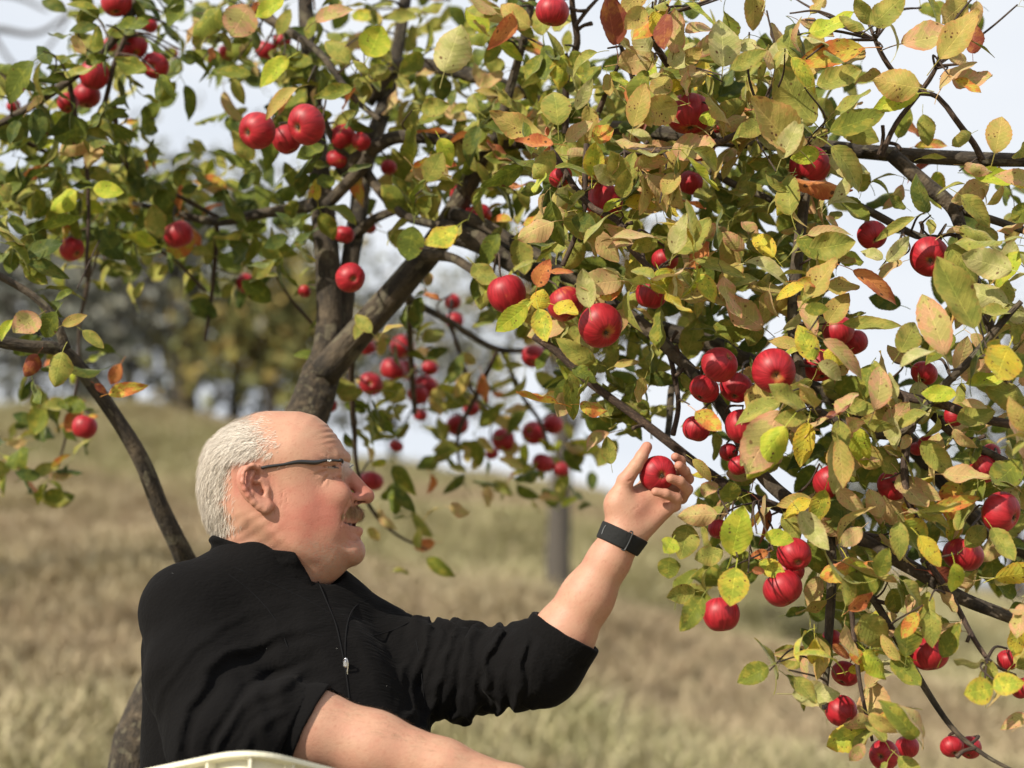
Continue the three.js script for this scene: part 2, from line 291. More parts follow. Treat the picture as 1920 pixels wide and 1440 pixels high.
const bark = new THREE.MeshStandardMaterial({ map: barkMap, bumpMap: barkBump, bumpScale: 0.0028, roughness: 0.92 });
const twigMap = dataTex(128, 256, (u, v) => { const a = pfbm(u, v, 8, 5, 4), b = sstep(0.6, 0.7, pfbm(u, v, 24, 33, 2)); return [lerp(38, 82, a) + b * 26, lerp(29, 62, a) + b * 24, lerp(23, 50, a) + b * 20]; });
twigMap.repeat.set(20, 10);
const twigMat = new THREE.MeshStandardMaterial({ map: twigMap, bumpMap: barkBump, bumpScale: 0.0012, roughness: 0.85 });

const treeBase = W(255, 1640, 3.1); treeBase.y = groundY(treeBase.x, treeBase.z);
const tree = group('apple_tree', treeBase);
tag(tree, 'apple tree with leaning grey trunk, yellowing leaves and many red apples', 'tree');
const toTree = new THREE.Matrix4().makeTranslation(-treeBase.x, -treeBase.y, -treeBase.z);
const sights = [];   // points along the branches: px, py, d
function branch(name, d0, d1, list, rough = 0.10, opt = {}) {
  const n = list.length - 1, pts = list.map(([px, py, r], i) => { const d = lerp(d0, d1, i / n); return [W(px, py, d), M(r, d)]; });
  for (let i = 0; i < n; i++) for (let k = 0; k < 6; k++) { const t = k / 6; sights.push([lerp(list[i][0], list[i + 1][0], t), lerp(list[i][1], list[i + 1][1], t), lerp(d0, d1, (i + t) / n)]); }
  const big = list[0][2] > 9, g = tube(pts, big ? 20 : list[0][2] > 6 ? 12 : 8, big ? 0.012 : 0.014, rough, true, list[0][0] * 0.37); g.applyMatrix4(toTree);
  mesh(name, g, list[0][2] > 7 ? bark : twigMat, tree);
}
{ // trunk, down to the ground
  const low = [[treeBase.clone().add(new THREE.Vector3(0, -0.15, 0)), 0.115], [treeBase.clone().add(new THREE.Vector3(0.0, 0.12, 0)), 0.088], [treeBase.clone().add(new THREE.Vector3(0.01, 0.6, 0.02)), 0.072]];
  const up = [[262, 1430, 56], [300, 1320, 57], [452, 1045, 52], [548, 855, 46], [583, 765, 40], [604, 700, 36], [618, 660, 30]].map(([x, y, r]) => [W(x, y, 3.05), M(r, 3.05)]);
  const g = tube([...low, ...up], 36, 0.012, 0.14, true, 3); g.applyMatrix4(toTree); mesh('trunk', g, bark, tree);
}
branch('limb', 3.04, 3.1, [[602, 712, 28], [617, 620, 26], [614, 500, 24], [607, 410, 23], [601, 340, 21], [594, 250, 18], [584, 150, 15], [575, 50, 15], [570, -60, 12]]);
branch('limb', 3.03, 2.86, [[606, 700, 30], [690, 604, 27], [760, 525, 26], [822, 450, 26], [856, 392, 22], [884, 335, 18], [910, 290, 14], [936, 262, 13]]);
branch('limb', 2.9, 2.72, [[826, 432, 22], [890, 448, 24], [958, 488, 22], [1040, 530, 19], [1150, 590, 18], [1250, 622, 18], [1350, 652, 18], [1430, 690, 16], [1560, 745, 17], [1690, 815, 17], [1760, 890, 18], [1850, 990, 18], [1960, 1050, 17]]);
branch('limb', 3.06, 3.2, [[640, 660, 15], [655, 500, 17], [672, 400, 18], [681, 320, 17], [720, 200, 16], [742, 110, 13], [765, -30, 11]]);
branch('branch', 3.0, 2.5, [[640, 320, 16], [690, 285, 15], [740, 258, 13], [850, 262, 13], [940, 266, 14], [1030, 262, 13], [1130, 240, 13], [1230, 248, 14], [1320, 258, 15], [1450, 268, 15], [1580, 280, 15], [1700, 291, 14], [1830, 298, 14], [1960, 301, 13]]);
branch('branch', 3.15, 2.9, [[690, 190, 14], [740, 128, 15], [810, 124, 15], [880, 140, 14], [960, 165, 12], [1040, 195, 11], [1120, 220, 10]]);
branch('branch', 3.05, 3.25, [[600, 382, 16], [545, 392, 11], [470, 404, 10], [408, 416, 9], [330, 400, 6], [250, 380, 5]]);
branch('branch', 3.25, 3.3, [[408, 414, 5], [405, 470, 5], [396, 560, 4], [384, 640, 3]], 0.1);
branch('branch', 3.06, 2.7, [[446, 1080, 26], [400, 1085, 22], [358, 1064, 20], [334, 1020, 18], [300, 950, 17], [264, 860, 16], [210, 772, 14], [150, 692, 14], [112, 656, 13], [55, 650, 12], [-40, 634, 11]]);
branch('branch', 2.7, 2.66, [[124, 655, 10], [114, 625, 9], [98, 590, 8], [58, 552, 7], [0, 518, 7], [-40, 500, 6]], 0.12);
branch('branch', 3.0, 2.9, [[270, -40, 10], [240, 35, 10], [190, 100, 8], [130, 150, 8], [70, 192, 8], [-30, 250, 7]]);
branch('branch', 2.95, 3.0, [[240, 60, 5], [214, 120, 5], [200, 180, 5], [178, 245, 5], [158, 292, 4]], 0.1);
branch('branch', 2.95, 3.0, [[130, 150, 5], [140, 210, 5], [160, 292, 4], [166, 400, 4], [160, 520, 3]], 0.1);
branch('branch', 3.0, 3.2, [[214, 190, 5], [220, 250, 5], [235, 305, 5], [262, 338, 4], [330, 365, 4], [408, 408, 5]], 0.1);
branch('branch', 2.95, 3.05, [[0, 240, 6], [40, 262, 5], [95, 290, 4]], 0.1);
branch('branch', 2.9, 2.75, [[850, 400, 14], [905, 420, 12], [960, 452, 11], [1050, 502, 11], [1130, 560, 9]]);
branch('branch', 2.92, 2.7, [[790, 478, 12], [850, 484, 9], [905, 520, 8], [1000, 566, 7], [1060, 600, 6]]);
branch('branch', 2.6, 2.6, [[1000, 630, 7], [1040, 656, 8], [1100, 712, 8], [1180, 772, 8], [1245, 822, 9], [1320, 880, 9], [1380, 920, 9], [1450, 948, 9], [1560, 990, 10], [1650, 1012, 9]], 0.12);
branch('branch', 2.62, 2.4, [[1140, 566, 13], [1220, 622, 13], [1272, 672, 12], [1312, 712, 12], [1352, 762, 11], [1400, 850, 11], [1442, 905, 13], [1500, 952, 14], [1572, 988, 14], [1642, 1028, 14], [1722, 1072, 14], [1800, 1120, 13], [1870, 1148, 12], [1960, 1180, 12]]);
branch('branch', 2.5, 2.32, [[1514, 300, 8], [1510, 360, 10], [1500, 440, 11], [1490, 530, 12], [1488, 620, 12], [1496, 675, 11], [1508, 735, 10], [1535, 772, 9], [1600, 802, 9], [1680, 816, 8], [1722, 780, 8], [1765, 728, 8], [1822, 672, 8], [1872, 612, 7], [1915, 565, 5]]);
branch('branch', 2.5, 2.45, [[1670, 288, 14], [1735, 345, 15], [1785, 388, 14], [1806, 445, 11], [1836, 555, 10], [1862, 630, 9], [1890, 720, 8]]);
branch('branch', 2.6, 2.5, [[1530, 345, 9], [1575, 368, 8], [1645, 404, 8], [1720, 442, 7], [1765, 446, 5]], 0.12);
branch('branch', 2.5, 2.45, [[1795, 392, 9], [1860, 412, 8], [1960, 446, 7]], 0.12);
branch('branch', 2.42, 2.35, [[1640, 712, 7], [1694, 742, 9], [1762, 756, 9], [1832, 782, 9], [1960, 806, 9]], 0.12);
branch('branch', 2.5, 2.42, [[1745, 775, 8], [1800, 822, 9], [1870, 858, 8], [1930, 890, 7]], 0.12);
branch('branch', 2.4, 2.38, [[1698, 745, 7], [1702, 800, 8], [1696, 880, 8], [1702, 935, 7], [1724, 985, 6], [1760, 1060, 6]], 0.12);
branch('branch', 2.45, 2.4, [[1842, 300, 7], [1828, 272, 6], [1800, 235, 6], [1756, 180, 5], [1722, 172, 5], [1682, 142, 5], [1655, 105, 5], [1638, 68, 4]], 0.14);
branch('branch', 2.5, 2.45, [[1652, 292, 6], [1680, 232, 5], [1712, 190, 5], [1742, 150, 5], [1760, 118, 4]], 0.14);
branch('branch', 2.52, 2.5, [[1648, 290, 5], [1656, 262, 4], [1655, 235, 4]], 0.14);
branch('branch', 2.6, 2.5, [[1200, 245, 6], [1196, 200, 6], [1188, 150, 6], [1172, 108, 5], [1162, 80, 4]], 0.14);
branch('branch', 2.6, 2.55, [[1122, 210, 6], [1140, 165, 4], [1158, 125, 4], [1166, 95, 3]], 0.14);
branch('branch', 2.55, 2.42, [[1340, 258, 6], [1310, 215, 6], [1275, 155, 6], [1245, 110, 7], [1222, 70, 6], [1218, 30, 4]], 0.14);
branch('branch', 2.7, 2.6, [[1060, 250, 7], [1064, 135, 7], [1082, 80, 7], [1074, 20, 6], [1070, -40, 5]], 0.14);
branch('branch', 2.62, 2.6, [[1078, 50, 4], [1100, 20, 4], [1128, -10, 3]], 0.1);
branch('branch', 2.5, 2.42, [[1170, 284, 7], [1232, 284, 8], [1310, 276, 8], [1345, 268, 7], [1400, 240, 5], [1434, 212, 4]], 0.14);
branch('branch', 2.75, 2.6, [[1250, 262, 9], [1330, 320, 8], [1395, 355, 7], [1440, 372, 6], [1500, 420, 5]], 0.14);
branch('branch', 2.8, 2.7, [[930, 265, 10], [955, 170, 9], [985, 60, 8], [1005, -40, 7]], 0.14);
branch('branch', 2.5, 2.4, [[1015, 262, 7], [1044, 295, 6], [1078, 352, 6], [1112, 390, 6], [1160, 415, 7], [1180, 460, 7], [1215, 500, 6], [1240, 528, 5]], 0.14);
branch('branch', 2.5, 2.5, [[1100, 270, 6], [1097, 330, 6], [1096, 388, 6], [1076, 450, 5], [1055, 498, 5]], 0.12);
branch('branch', 2.5, 2.45, [[1555, 1000, 10], [1560, 1060, 9], [1556, 1150, 9], [1550, 1250, 7], [1545, 1330, 4]], 0.12);
branch('branch', 2.44, 2.36, [[1575, 1020, 8], [1600, 1072, 7], [1645, 1135, 7], [1690, 1212, 7], [1742, 1302, 6], [1792, 1372, 5], [1850, 1418, 4], [1900, 1445, 3]], 0.14);
branch('branch', 2.46, 2.42, [[1580, 1050, 6], [1594, 1120, 5], [1602, 1200, 5], [1614, 1290, 4], [1636, 1390, 3]], 0.12);
branch('branch', 2.42, 2.36, [[1745, 1060, 6], [1790, 1130, 6], [1826, 1198, 5], [1856, 1242, 4]], 0.14);
branch('branch', 3.0, 3.55, [[765, 530, 9], [770, 560, 7], [842, 602, 6], [935, 655, 6], [1040, 652, 4]], 0.12);
branch('branch', 3.5, 3.75, [[935, 652, 5], [892, 742, 5], [860, 812, 4], [862, 880, 3]], 0.1);
branch('branch', 3.4, 3.8, [[842, 602, 4], [868, 680, 4], [892, 745, 4], [940, 790, 3]], 0.1);
branch('branch', 3.5, 3.7, [[940, 656, 4], [978, 740, 4], [1012, 790, 4], [1030, 840, 3]], 0.1);
branch('branch', 3.1, 3.6, [[764, 540, 6], [768, 620, 6], [772, 700, 6], [778, 775, 5]], 0.1);
branch('branch', 3.1, 3.5, [[660, 640, 6], [659, 720, 6], [664, 800, 5], [670, 880, 4], [694, 950, 4], [740, 1000, 3], [800, 1030, 2]], 0.1);
branch('branch', 3.0, 2.95, [[612, 385, 12], [645, 350, 12], [680, 312, 13], [690, 290, 10]], 0.14);
branch('branch', 3.0, 2.9, [[684, 318, 10], [720, 368, 9], [760, 405, 9], [830, 425, 8]], 0.14);
branch('branch', 3.08, 2.95, [[668, 440, 11], [700, 412, 9], [742, 394, 8], [800, 370, 6]], 0.14);
branch('branch', 3.0, 2.9, [[684, 320, 8], [640, 285, 7], [618, 250, 7], [600, 200, 6]], 0.14);
branch('branch', 3.0, 2.85, [[470, 15, 10], [540, 58, 9], [600, 100, 7], [660, 180, 6], [712, 225, 5]], 0.14);
branch('branch', 2.9, 2.7, [[1300, 650, 8], [1262, 720, 7], [1255, 790, 6], [1250, 830, 6]], 0.16);
branch('branch', 2.62, 2.55, [[1240, 622, 5], [1262, 690, 5], [1272, 760, 5], [1262, 815, 5]], 0.16);
branch('branch', 3.2, 3.35, [[160, 395, 4], [168, 460, 4], [163, 540, 4], [150, 600, 3], [146, 700, 3], [128, 800, 3], [110, 870, 2]], 0.1);
branch('branch', 3.15, 3.3, [[300, 470, 3], [330, 490, 3], [370, 530, 3], [386, 545, 3]], 0.1);
branch('branch', 3.1, 3.2, [[520, 520, 3], [545, 560, 3], [590, 612, 4]], 0.1);
// small fruiting spurs: stubs that stand off the larger branches
reseed(404);
{
  const anchors = sights.filter((s) => s[0] > 900 && s[2] < 2.8);
  for (let i = 0; i < 42; i++) {
    const s = anchors[Math.floor(rnd() * anchors.length)], a = rr(0, 6.283), L = rr(0.012, 0.034), p = W(s[0], s[1], s[2]);
    const q = p.clone().add(new THREE.Vector3(Math.cos(a) * L, Math.sin(a) * L, rr(0.2, 0.8) * L)), m = p.clone().lerp(q, 0.6).add(new THREE.Vector3(rr(-1, 1) * 0.004, rr(-1, 1) * 0.004, 0));
    const g = tube([[p, 0.0032], [m, 0.0028], [q, 0.0036]], 6, 0.005, 0.5, true, i); g.applyMatrix4(toTree); mesh('spur', g, twigMat, tree);
  }
}

// ---------- leaves ----------
const KINDS = [ // base colour, second colour, amount of second, edge colour, edge amount, spots
  [[90, 102, 30], [118, 124, 40], 0.4, [110, 96, 40], 0.1, 0.2], [[108, 116, 36], [142, 136, 48], 0.35, [150, 116, 50], 0.25, 0.3],
  [[62, 78, 26], [84, 94, 32], 0.5, [80, 84, 32], 0.1, 0.15], [[76, 90, 32], [102, 106, 40], 0.5, [120, 100, 42], 0.2, 0.3],
  [[150, 146, 66], [124, 130, 54], 0.45, [166, 122, 64], 0.35, 0.5], [[164, 152, 76], [178, 152, 84], 0.5, [188, 122, 76], 0.4, 0.6], [[136, 138, 60], [164, 154, 74], 0.5, [152, 114, 60], 0.4, 0.35],
  [[176, 164, 100], [186, 154, 104], 0.5, [192, 136, 100], 0.5, 0.4], [[170, 158, 92], [192, 150, 110], 0.5, [194, 126, 98], 0.55, 0.5], [[180, 174, 116], [162, 162, 96], 0.5, [186, 148, 108], 0.35, 0.3],
  [[196, 176, 56], [182, 176, 60], 0.5, [206, 130, 50], 0.4, 0.8], [[186, 178, 62], [150, 160, 54], 0.45, [200, 120, 60], 0.4, 0.9],
  [[154, 168, 48], [180, 178, 58], 0.45, [190, 150, 50], 0.2, 0.4], [[192, 122, 66], [178, 100, 58], 0.45, [150, 70, 44], 0.4, 0.7], [[128, 62, 42], [150, 92, 46], 0.4, [96, 40, 32], 0.4, 0.5], [[184, 166, 64], [196, 120, 58], 0.5, [190, 90, 50], 0.6, 0.8]];
const CW = 256, CH = 512;
function atlas(bumpOnly) {
  const w = CW * 4, h = CH * 4, d = new Uint8Array(w * h * 4);
  for (let cell = 0; cell < 16; cell++) {
    const [A, B, am, E, ea, sp] = KINDS[cell], ox = (cell % 4) * CW, oy = (cell >> 2) * CH, spots = [];
    reseed(900 + cell); for (let i = 0; i < 15 * sp + 2; i++) spots.push([rr(0.08, 0.92), rr(0.04, 0.97), rr(0.006, 0.026) * (rnd() < 0.15 ? 2 : 1), rr(0.4, 1)]);
    const near = {}; for (const s of spots) { const k0 = Math.floor((s[1] - s[2] * 2) * 16), k1 = Math.floor((s[1] + s[2] * 2) * 16); for (let k = k0; k <= k1; k++) (near[k] ??= []).push(s); }
    for (let j = 0; j < CH; j++) for (let i = 0; i < CW; i++) {
      const u = i / CW, v = j / CH, x = Math.abs(u - 0.5) * 2, o = ((oy + j) * w + ox + i) * 4;
      // veins: midrib and curved side veins
      const mid = sstep(0.05, 0.012, x), side = u < 0.5 ? 0.35 : 0, ph = (v - x * 0.20 - x * x * 0.05) * 9 + side, fr = Math.abs(ph - Math.round(ph)) / 9;
      const vein = Math.max(mid, sstep(0.009, 0.002, fr) * (1 - 0.5 * x) * 0.8), net = fbm(u * 40 + cell, v * 80, cell, 2);
      if (bumpOnly) { const b = 0.55 + 0.25 * (net - 0.5) - 0.3 * vein + 0.18 * Math.cos((ph - Math.round(ph)) * Math.PI * 2) * (1 - x * 0.5); d[o] = d[o + 1] = d[o + 2] = clamp(b) * 255; d[o + 3] = 255; continue; }
      const n1 = fbm(u * 3 + cell * 7, v * 6, cell * 3 + 0.5, 4), n2 = fbm(u * 12, v * 24 + cell, cell + 0.3, 3);
      const m = sstep(0.62 - am * 0.45, 0.78 - am * 0.35, n1), e = sstep(0.55, 1.0, x + (n2 - 0.5) * 0.9 + (v > 0.8 ? (v - 0.8) * 1.6 : 0)) * ea * sstep(0.3, 0.6, n1 + 0.1) * 1.15;
      let c = [0, 1, 2].map((k) => lerp(A[k], B[k], m)); c = c.map((q, k) => lerp(q, E[k], clamp(e)));
      const br = 0.95 + 0.09 * net + 0.10 * (n2 - 0.5); c = c.map((q) => q * br);
      c = c.map((q, k) => lerp(q, Math.min(255, q * 1.12 + [20, 19, 14][k]), vein * 0.6));
      for (const s of near[Math.floor(v * 16)] ?? []) { const q = Math.hypot((u - s[0]) * 0.6, v - s[1]) + (n2 - 0.5) * 0.008; if (q < s[2]) { const t = sstep(s[2], s[2] * 0.5, q) * s[3]; c = c.map((z, k) => lerp(z, [84, 52, 28][k], t)); } }
      for (let k = 0; k < 3; k++) d[o + k] = clamp(c[k], 0, 255); d[o + 3] = 255;
    }
  }
  const t = new THREE.DataTexture(d, w, h, THREE.RGBAFormat, THREE.UnsignedByteType); t.magFilter = THREE.LinearFilter; t.minFilter = THREE.LinearMipmapLinearFilter; t.generateMipmaps = true; if (!bumpOnly) t.colorSpace = THREE.SRGBColorSpace; t.needsUpdate = true; return t;
}
const leafMat = new THREE.MeshPhysicalMaterial({ map: atlas(false), bumpMap: atlas(true), bumpScale: 0.0009, roughness: 0.97, transmission: 0.32, thickness: 0, clearcoat: 0.06, clearcoatRoughness: 0.4, specularIntensity: 0.5, side: THREE.DoubleSide });
// a leaf of length 1 along +y from its base, with a stalk behind the base
const SHAPES = [ // width, widest at, curl along, fold, side roll, twist, wave
  [0.52, 0.85, 0.10, 0.16, 0.0, 0.10, 0.03], [0.60, 0.78, -0.26, 0.10, -0.25, -0.25, 0.06], [0.47, 0.9, 0.42, 0.26, 0.05, 0.35, 0.03],
  [0.64, 0.8, 0.16, -0.10, 0.3, 0.15, 0.08], [0.44, 1.0, 0.62, 0.45, 0.0, -0.5, 0.02], [0.55, 0.82, -0.08, 0.34, 0.1, 0.7, 0.07], [0.50, 0.76, 0.30, 0.55, 0.25, -0.2, 0.05], [0.68, 0.86, -0.34, -0.16, -0.2, 0.4, 0.09]];
const leafCache = {};
function leafGeo(shape, kind) {
  const key = shape * 16 + kind; if (leafCache[key]) return leafCache[key];
  const [wd, pw, curl, fold, roll, twist, wave] = SHAPES[shape], NV = 18, NU = 4, pos = [], uv = [], idx = [];
  const ox = (kind % 4) / 4, oy = (kind >> 2) / 4;
  for (let j = 0; j <= NV; j++) {
    const v = j / NV; let w = wd * 0.5 * Math.pow(Math.sin(Math.PI * Math.pow(v * 0.985 + 0.008, pw)), 0.72);
    if (v > 0.85) w *= 1 - 0.25 * (v - 0.85) / 0.15; w *= j % 2 ? 1.022 : 0.972; if (j === NV) w = 0.006;
    const bend = curl * v * v, y = v * (1 - 0.16 * Math.abs(curl) * v), tw = twist * (v - 0.1);
    for (let i = 0; i <= NU; i++) {
      const s = (i / NU - 0.5) * 2, a = Math.abs(s), lx = s * w, lz = (fold * a - roll * a * a * a) * w * 1.3 + wave * Math.sin(v * 11 + s * 2.2 + shape) * a * 0.6;
      pos.push(lx * Math.cos(tw) - lz * Math.sin(tw), y, -bend + lx * Math.sin(tw) + lz * Math.cos(tw));
      uv.push(ox + (0.04 + 0.92 * i / NU) / 4, oy + (0.015 + 0.97 * v) / 4);
    }
  }
  const n = NU + 1; for (let j = 0; j < NV; j++) for (let i = 0; i < NU; i++) { const a = j * n + i; idx.push(a, a + 1, a + n, a + 1, a + n + 1, a + n); }
  for (let j = 0; j <= 3; j++) { const t = j / 3, k = pos.length / 3; for (let s = 0; s < 3; s++) { const a = s * 2.094; pos.push(Math.cos(a) * 0.011, -t * 0.34 + 0.03, Math.sin(a) * 0.011 - 0.10 * t * t); uv.push(ox + 0.125, oy + 0.1); } if (j) for (let s = 0; s < 3; s++) { const a = k - 3 + s, b = k - 3 + (s + 1) % 3; idx.push(a, b, a + 3, b, b + 3, a + 3); } }
  const g = new THREE.BufferGeometry(); g.setAttribute('position', new THREE.Float32BufferAttribute(pos, 3)); g.setAttribute('uv', new THREE.Float32BufferAttribute(uv, 2)); g.setIndex(idx); g.computeVertexNormals();
  return leafCache[key] = g;
}
const leaves = []; // { m: Matrix4, shape, kind, area }
function addLeaf(B, T, normal, width, shape, kind, must) {
  const Y = T.clone().sub(B), L = Y.length(); Y.normalize();
  const Z = normal.clone().sub(Y.clone().multiplyScalar(normal.dot(Y))); if (Z.lengthSq() < 1e-4) Z.set(0.1, 0.2, 1).sub(Y.clone().multiplyScalar(Y.z)); Z.normalize();
  const X = Y.clone().cross(Z), m = new THREE.Matrix4().makeBasis(X.multiplyScalar(L * width), Y.multiplyScalar(L), Z.multiplyScalar(L)); m.setPosition(B.clone().sub(treeBase));
  const c = B.clone().lerp(T, 0.5).sub(EYE), view = c.clone().normalize(), nrm = Z.clone().normalize();
  leaves.push({ m, shape, kind, area: L * L * (0.25 + Math.abs(view.dot(nrm))) / (c.z * c.z) * (must ? 3 : 1) });
}
const DENSITY = [ // leafage seen per 60-unit cell of the sighting grid
  '01665888655646667504674332214563', '02665688776856787513787786521450', '77564435888878878777888887532330', '78786115745788899999969998524103', '78887345226678799999988998534213', '88888656666487889899999998545475', '88888756873355576789989999323365', '78677656752134356667999987333466', '45477567452123554778998788432777', '24311443240123256878888788421687', '36400000010455367678767768623787', '16340000002676557787445545656765', '27610000003787577767543478888643', '48500000001776677557325678887877', '78500000000655676651025777777888', '26200000000543254530036657687876', '00000000000353000000056646787775', '00000000000024000000246657776777', '00000000000000000000046416755557', '00000000000000000000020016765523', '00000000000000000000000356886315', '00000000000000000000000335543066', '00000000000000000000000002262012', '00000000000000000000000000353000'];
const dens = (px, py) => { const r = DENSITY[Math.floor(py / 60)], c = r && r[Math.floor(px / 60)]; return c === undefined ? 5 : +c; };
const appleSpots = [];
function nearest(px, py) { let b = null, bd = 1e9; for (const s of sights) { const q = (s[0] - px) ** 2 + (s[1] - py) ** 2; if (q < bd) { bd = q; b = s; } } return [b, Math.sqrt(bd)]; }
function pick(px, py, d) { // which kind of leaf grows here
  const r = rnd(), left = px < 640;
  if (left) return r < 0.24 ? 0 : r < 0.42 ? 1 : r < 0.58 ? 2 : r < 0.72 ? 3 : r < 0.82 ? 6 : r < 0.90 ? 4 : r < 0.94 ? 7 : r < 0.965 ? 12 : r < 0.985 ? 13 : 15;
  if (px < 1080) return r < 0.12 ? 0 : r < 0.28 ? 1 : r < 0.36 ? 3 : r < 0.56 ? 4 : r < 0.7 ? 6 : r < 0.8 ? 5 : r < 0.87 ? 7 : r < 0.92 ? 12 : r < 0.95 ? 13 : r < 0.98 ? 11 : 15;
  if (d > 2.62) return r < 0.2 ? 0 : r < 0.45 ? 1 : r < 0.6 ? 3 : r < 0.8 ? 6 : r < 0.95 ? 4 : 8;
  return r < 0.09 ? 1 : r < 0.12 ? 3 : r < 0.28 ? 4 : r < 0.46 ? 5 : r < 0.56 ? 6 : r < 0.69 ? 7 : r < 0.80 ? 8 : r < 0.87 ? 9 : r < 0.9 ? 10 : r < 0.93 ? 11 : r < 0.955 ? 12 : r < 0.975 ? 13 : r < 0.985 ? 14 : 15;
}
let twigCount = 0;
function twig(a, b, r0, r1) {
  for (const t of [0, 0.5, 1]) { const q = a.clone().lerp(b, t), k = FPX / -q.z, x = 960 + q.x * k, y = 720 - ((q.y - EYE.y) * CP + q.z * SP) / (-q.z * CP + (q.y - EYE.y) * SP) * FPX; if (x > 1120 && x < 1310 && y > 815 && y < 1050 && q.z > -2.56) return; }
  const L = a.distanceTo(b), m = a.clone().lerp(b, 0.5).add(new THREE.Vector3(rr(-0.14, 0.14), rr(-0.05, 0.2), rr(-0.1, 0.1)).multiplyScalar(L));
  const g = tube([[a, r0], [m, (r0 + r1) / 2], [b, r1]], 6, 0.012, 0.25, true, twigCount++); g.applyMatrix4(toTree); mesh('twig', g, twigMat, tree);
}

// ---------- apples ----------
const skins = [0, 1, 2, 3].map((k) => {
  const map = dataTex(512, 256, (u, v) => {
    const st = pfbm((u * 1) % 1, v * 0.10, 64, 11 + k, 3), big = pfbm(u, v, 4, 50 + k, 4), dot = pn(u, v, 110, 70 + k);
    const red = [lerp(118, 184, st), lerp(8, 38, st), lerp(20, 50, st)];
    const yel = [176, 112, 46];
    const amt = [0.06, 0.18, 0.34, 0.5][k], y = sstep(1.02 - amt, 1.22 - amt * 0.6, big + (st - 0.5) * 0.35 + 0.36 * Math.exp(-(v * v) / 0.02) + 0.12 * Math.sin(u * 6.283 + k));
    let c = red.map((q, i) => lerp(q, yel[i], y * 0.8)); if (dot > 0.93) c = c.map((q, i) => lerp(q, [196, 130, 96][i], (dot - 0.93) * 7));
    const rus = sstep(0.075, 0.02, v) * 0.75 + sstep(0.945, 0.99, v) * 0.5; c = c.map((q, i) => lerp(q, [120, 96, 46][i], rus * sstep(0.25, 0.6, pfbm(u, v, 24, 5, 3) + 0.1)));
    return c;
  });
  return new THREE.MeshPhysicalMaterial({ map, roughness: 0.5, clearcoat: 0.06, clearcoatRoughness: 0.35, specularIntensity: 0.85 });
});
const stalkMat = new THREE.MeshStandardMaterial({ color: new THREE.Color().setRGB(0.075, 0.05, 0.03), roughness: 0.9 });
const calyxMat = new THREE.MeshStandardMaterial({ color: new THREE.Color().setRGB(0.07, 0.05, 0.03), roughness: 1, side: THREE.DoubleSide });
function appleGeo(flat, taper, seed) {
  const p = [], n = 30;
  for (let i = 0; i <= n; i++) { // from the calyx basin (bottom) to the stalk cavity (top)
    const t = i / n, a = -Math.PI / 2 + t * Math.PI, cr = Math.cos(a), sr = Math.sin(a);
    let r = Math.pow(Math.max(cr, 0), 0.82) * (1 + taper * sr), y = sr * flat;
    y += 0.22 * Math.exp(-((r / (sr < 0 ? 0.22 : 0.20)) ** 2)) * (sr < 0 ? 1 : -1.3); p.push(new THREE.Vector2(Math.max(r, 0.0005), y));
  }
  const g = new THREE.LatheGeometry(p, 40), q = g.attributes.position;
  for (let i = 0; i < q.count; i++) { const x = q.getX(i), y = q.getY(i), z = q.getZ(i), th = Math.atan2(z, x), f = 1 + 0.010 * Math.cos(5 * th + seed) * (y < 0 ? 1 : 0.4) + 0.035 * Math.cos(th * 2 + seed * 2) * 0.6 + 0.03 * Math.cos(th + seed * 3); q.setXYZ(i, x * f, y, z * f); }
  g.computeVertexNormals();
  const nn = g.attributes.normal, m = p.length; for (let i = 0; i < m; i++) { const b = 40 * m + i, v = new THREE.Vector3(nn.getX(i) + nn.getX(b), nn.getY(i) + nn.getY(b), nn.getZ(i) + nn.getZ(b)).normalize(); nn.setXYZ(i, v.x, v.y, v.z); nn.setXYZ(b, v.x, v.y, v.z); }
  return g;
}
const appleGeos = [appleGeo(0.86, 0.03, 1), appleGeo(0.93, 0.05, 2.2), appleGeo(0.82, 0.0, 3.7)];
const calyxGeo = (() => { // five dried sepals in the basin
  const parts = []; for (let i = 0; i < 5; i++) { const a = i * 1.2566, g = new THREE.ConeGeometry(0.055, 0.2, 4); g.translate(0, 0.1, 0); g.rotateX(0.75 + (i % 2) * 0.3); g.rotateY(a); parts.push(g); }
  const k = new THREE.SphereGeometry(0.075, 8, 6); parts.push(k); const g = mergeGeometries(parts.map((x) => x.toNonIndexed())); g.rotateX(Math.PI); g.translate(0, -0.66, 0); return g;
})();
const stalkGeo = tube([[new THREE.Vector3(0, 0.5, 0), 0.045], [new THREE.Vector3(0.03, 0.85, 0.02), 0.032], [new THREE.Vector3(0.1, 1.2, 0), 0.05]], 6, 0.1, 0);
let appleN = 0;
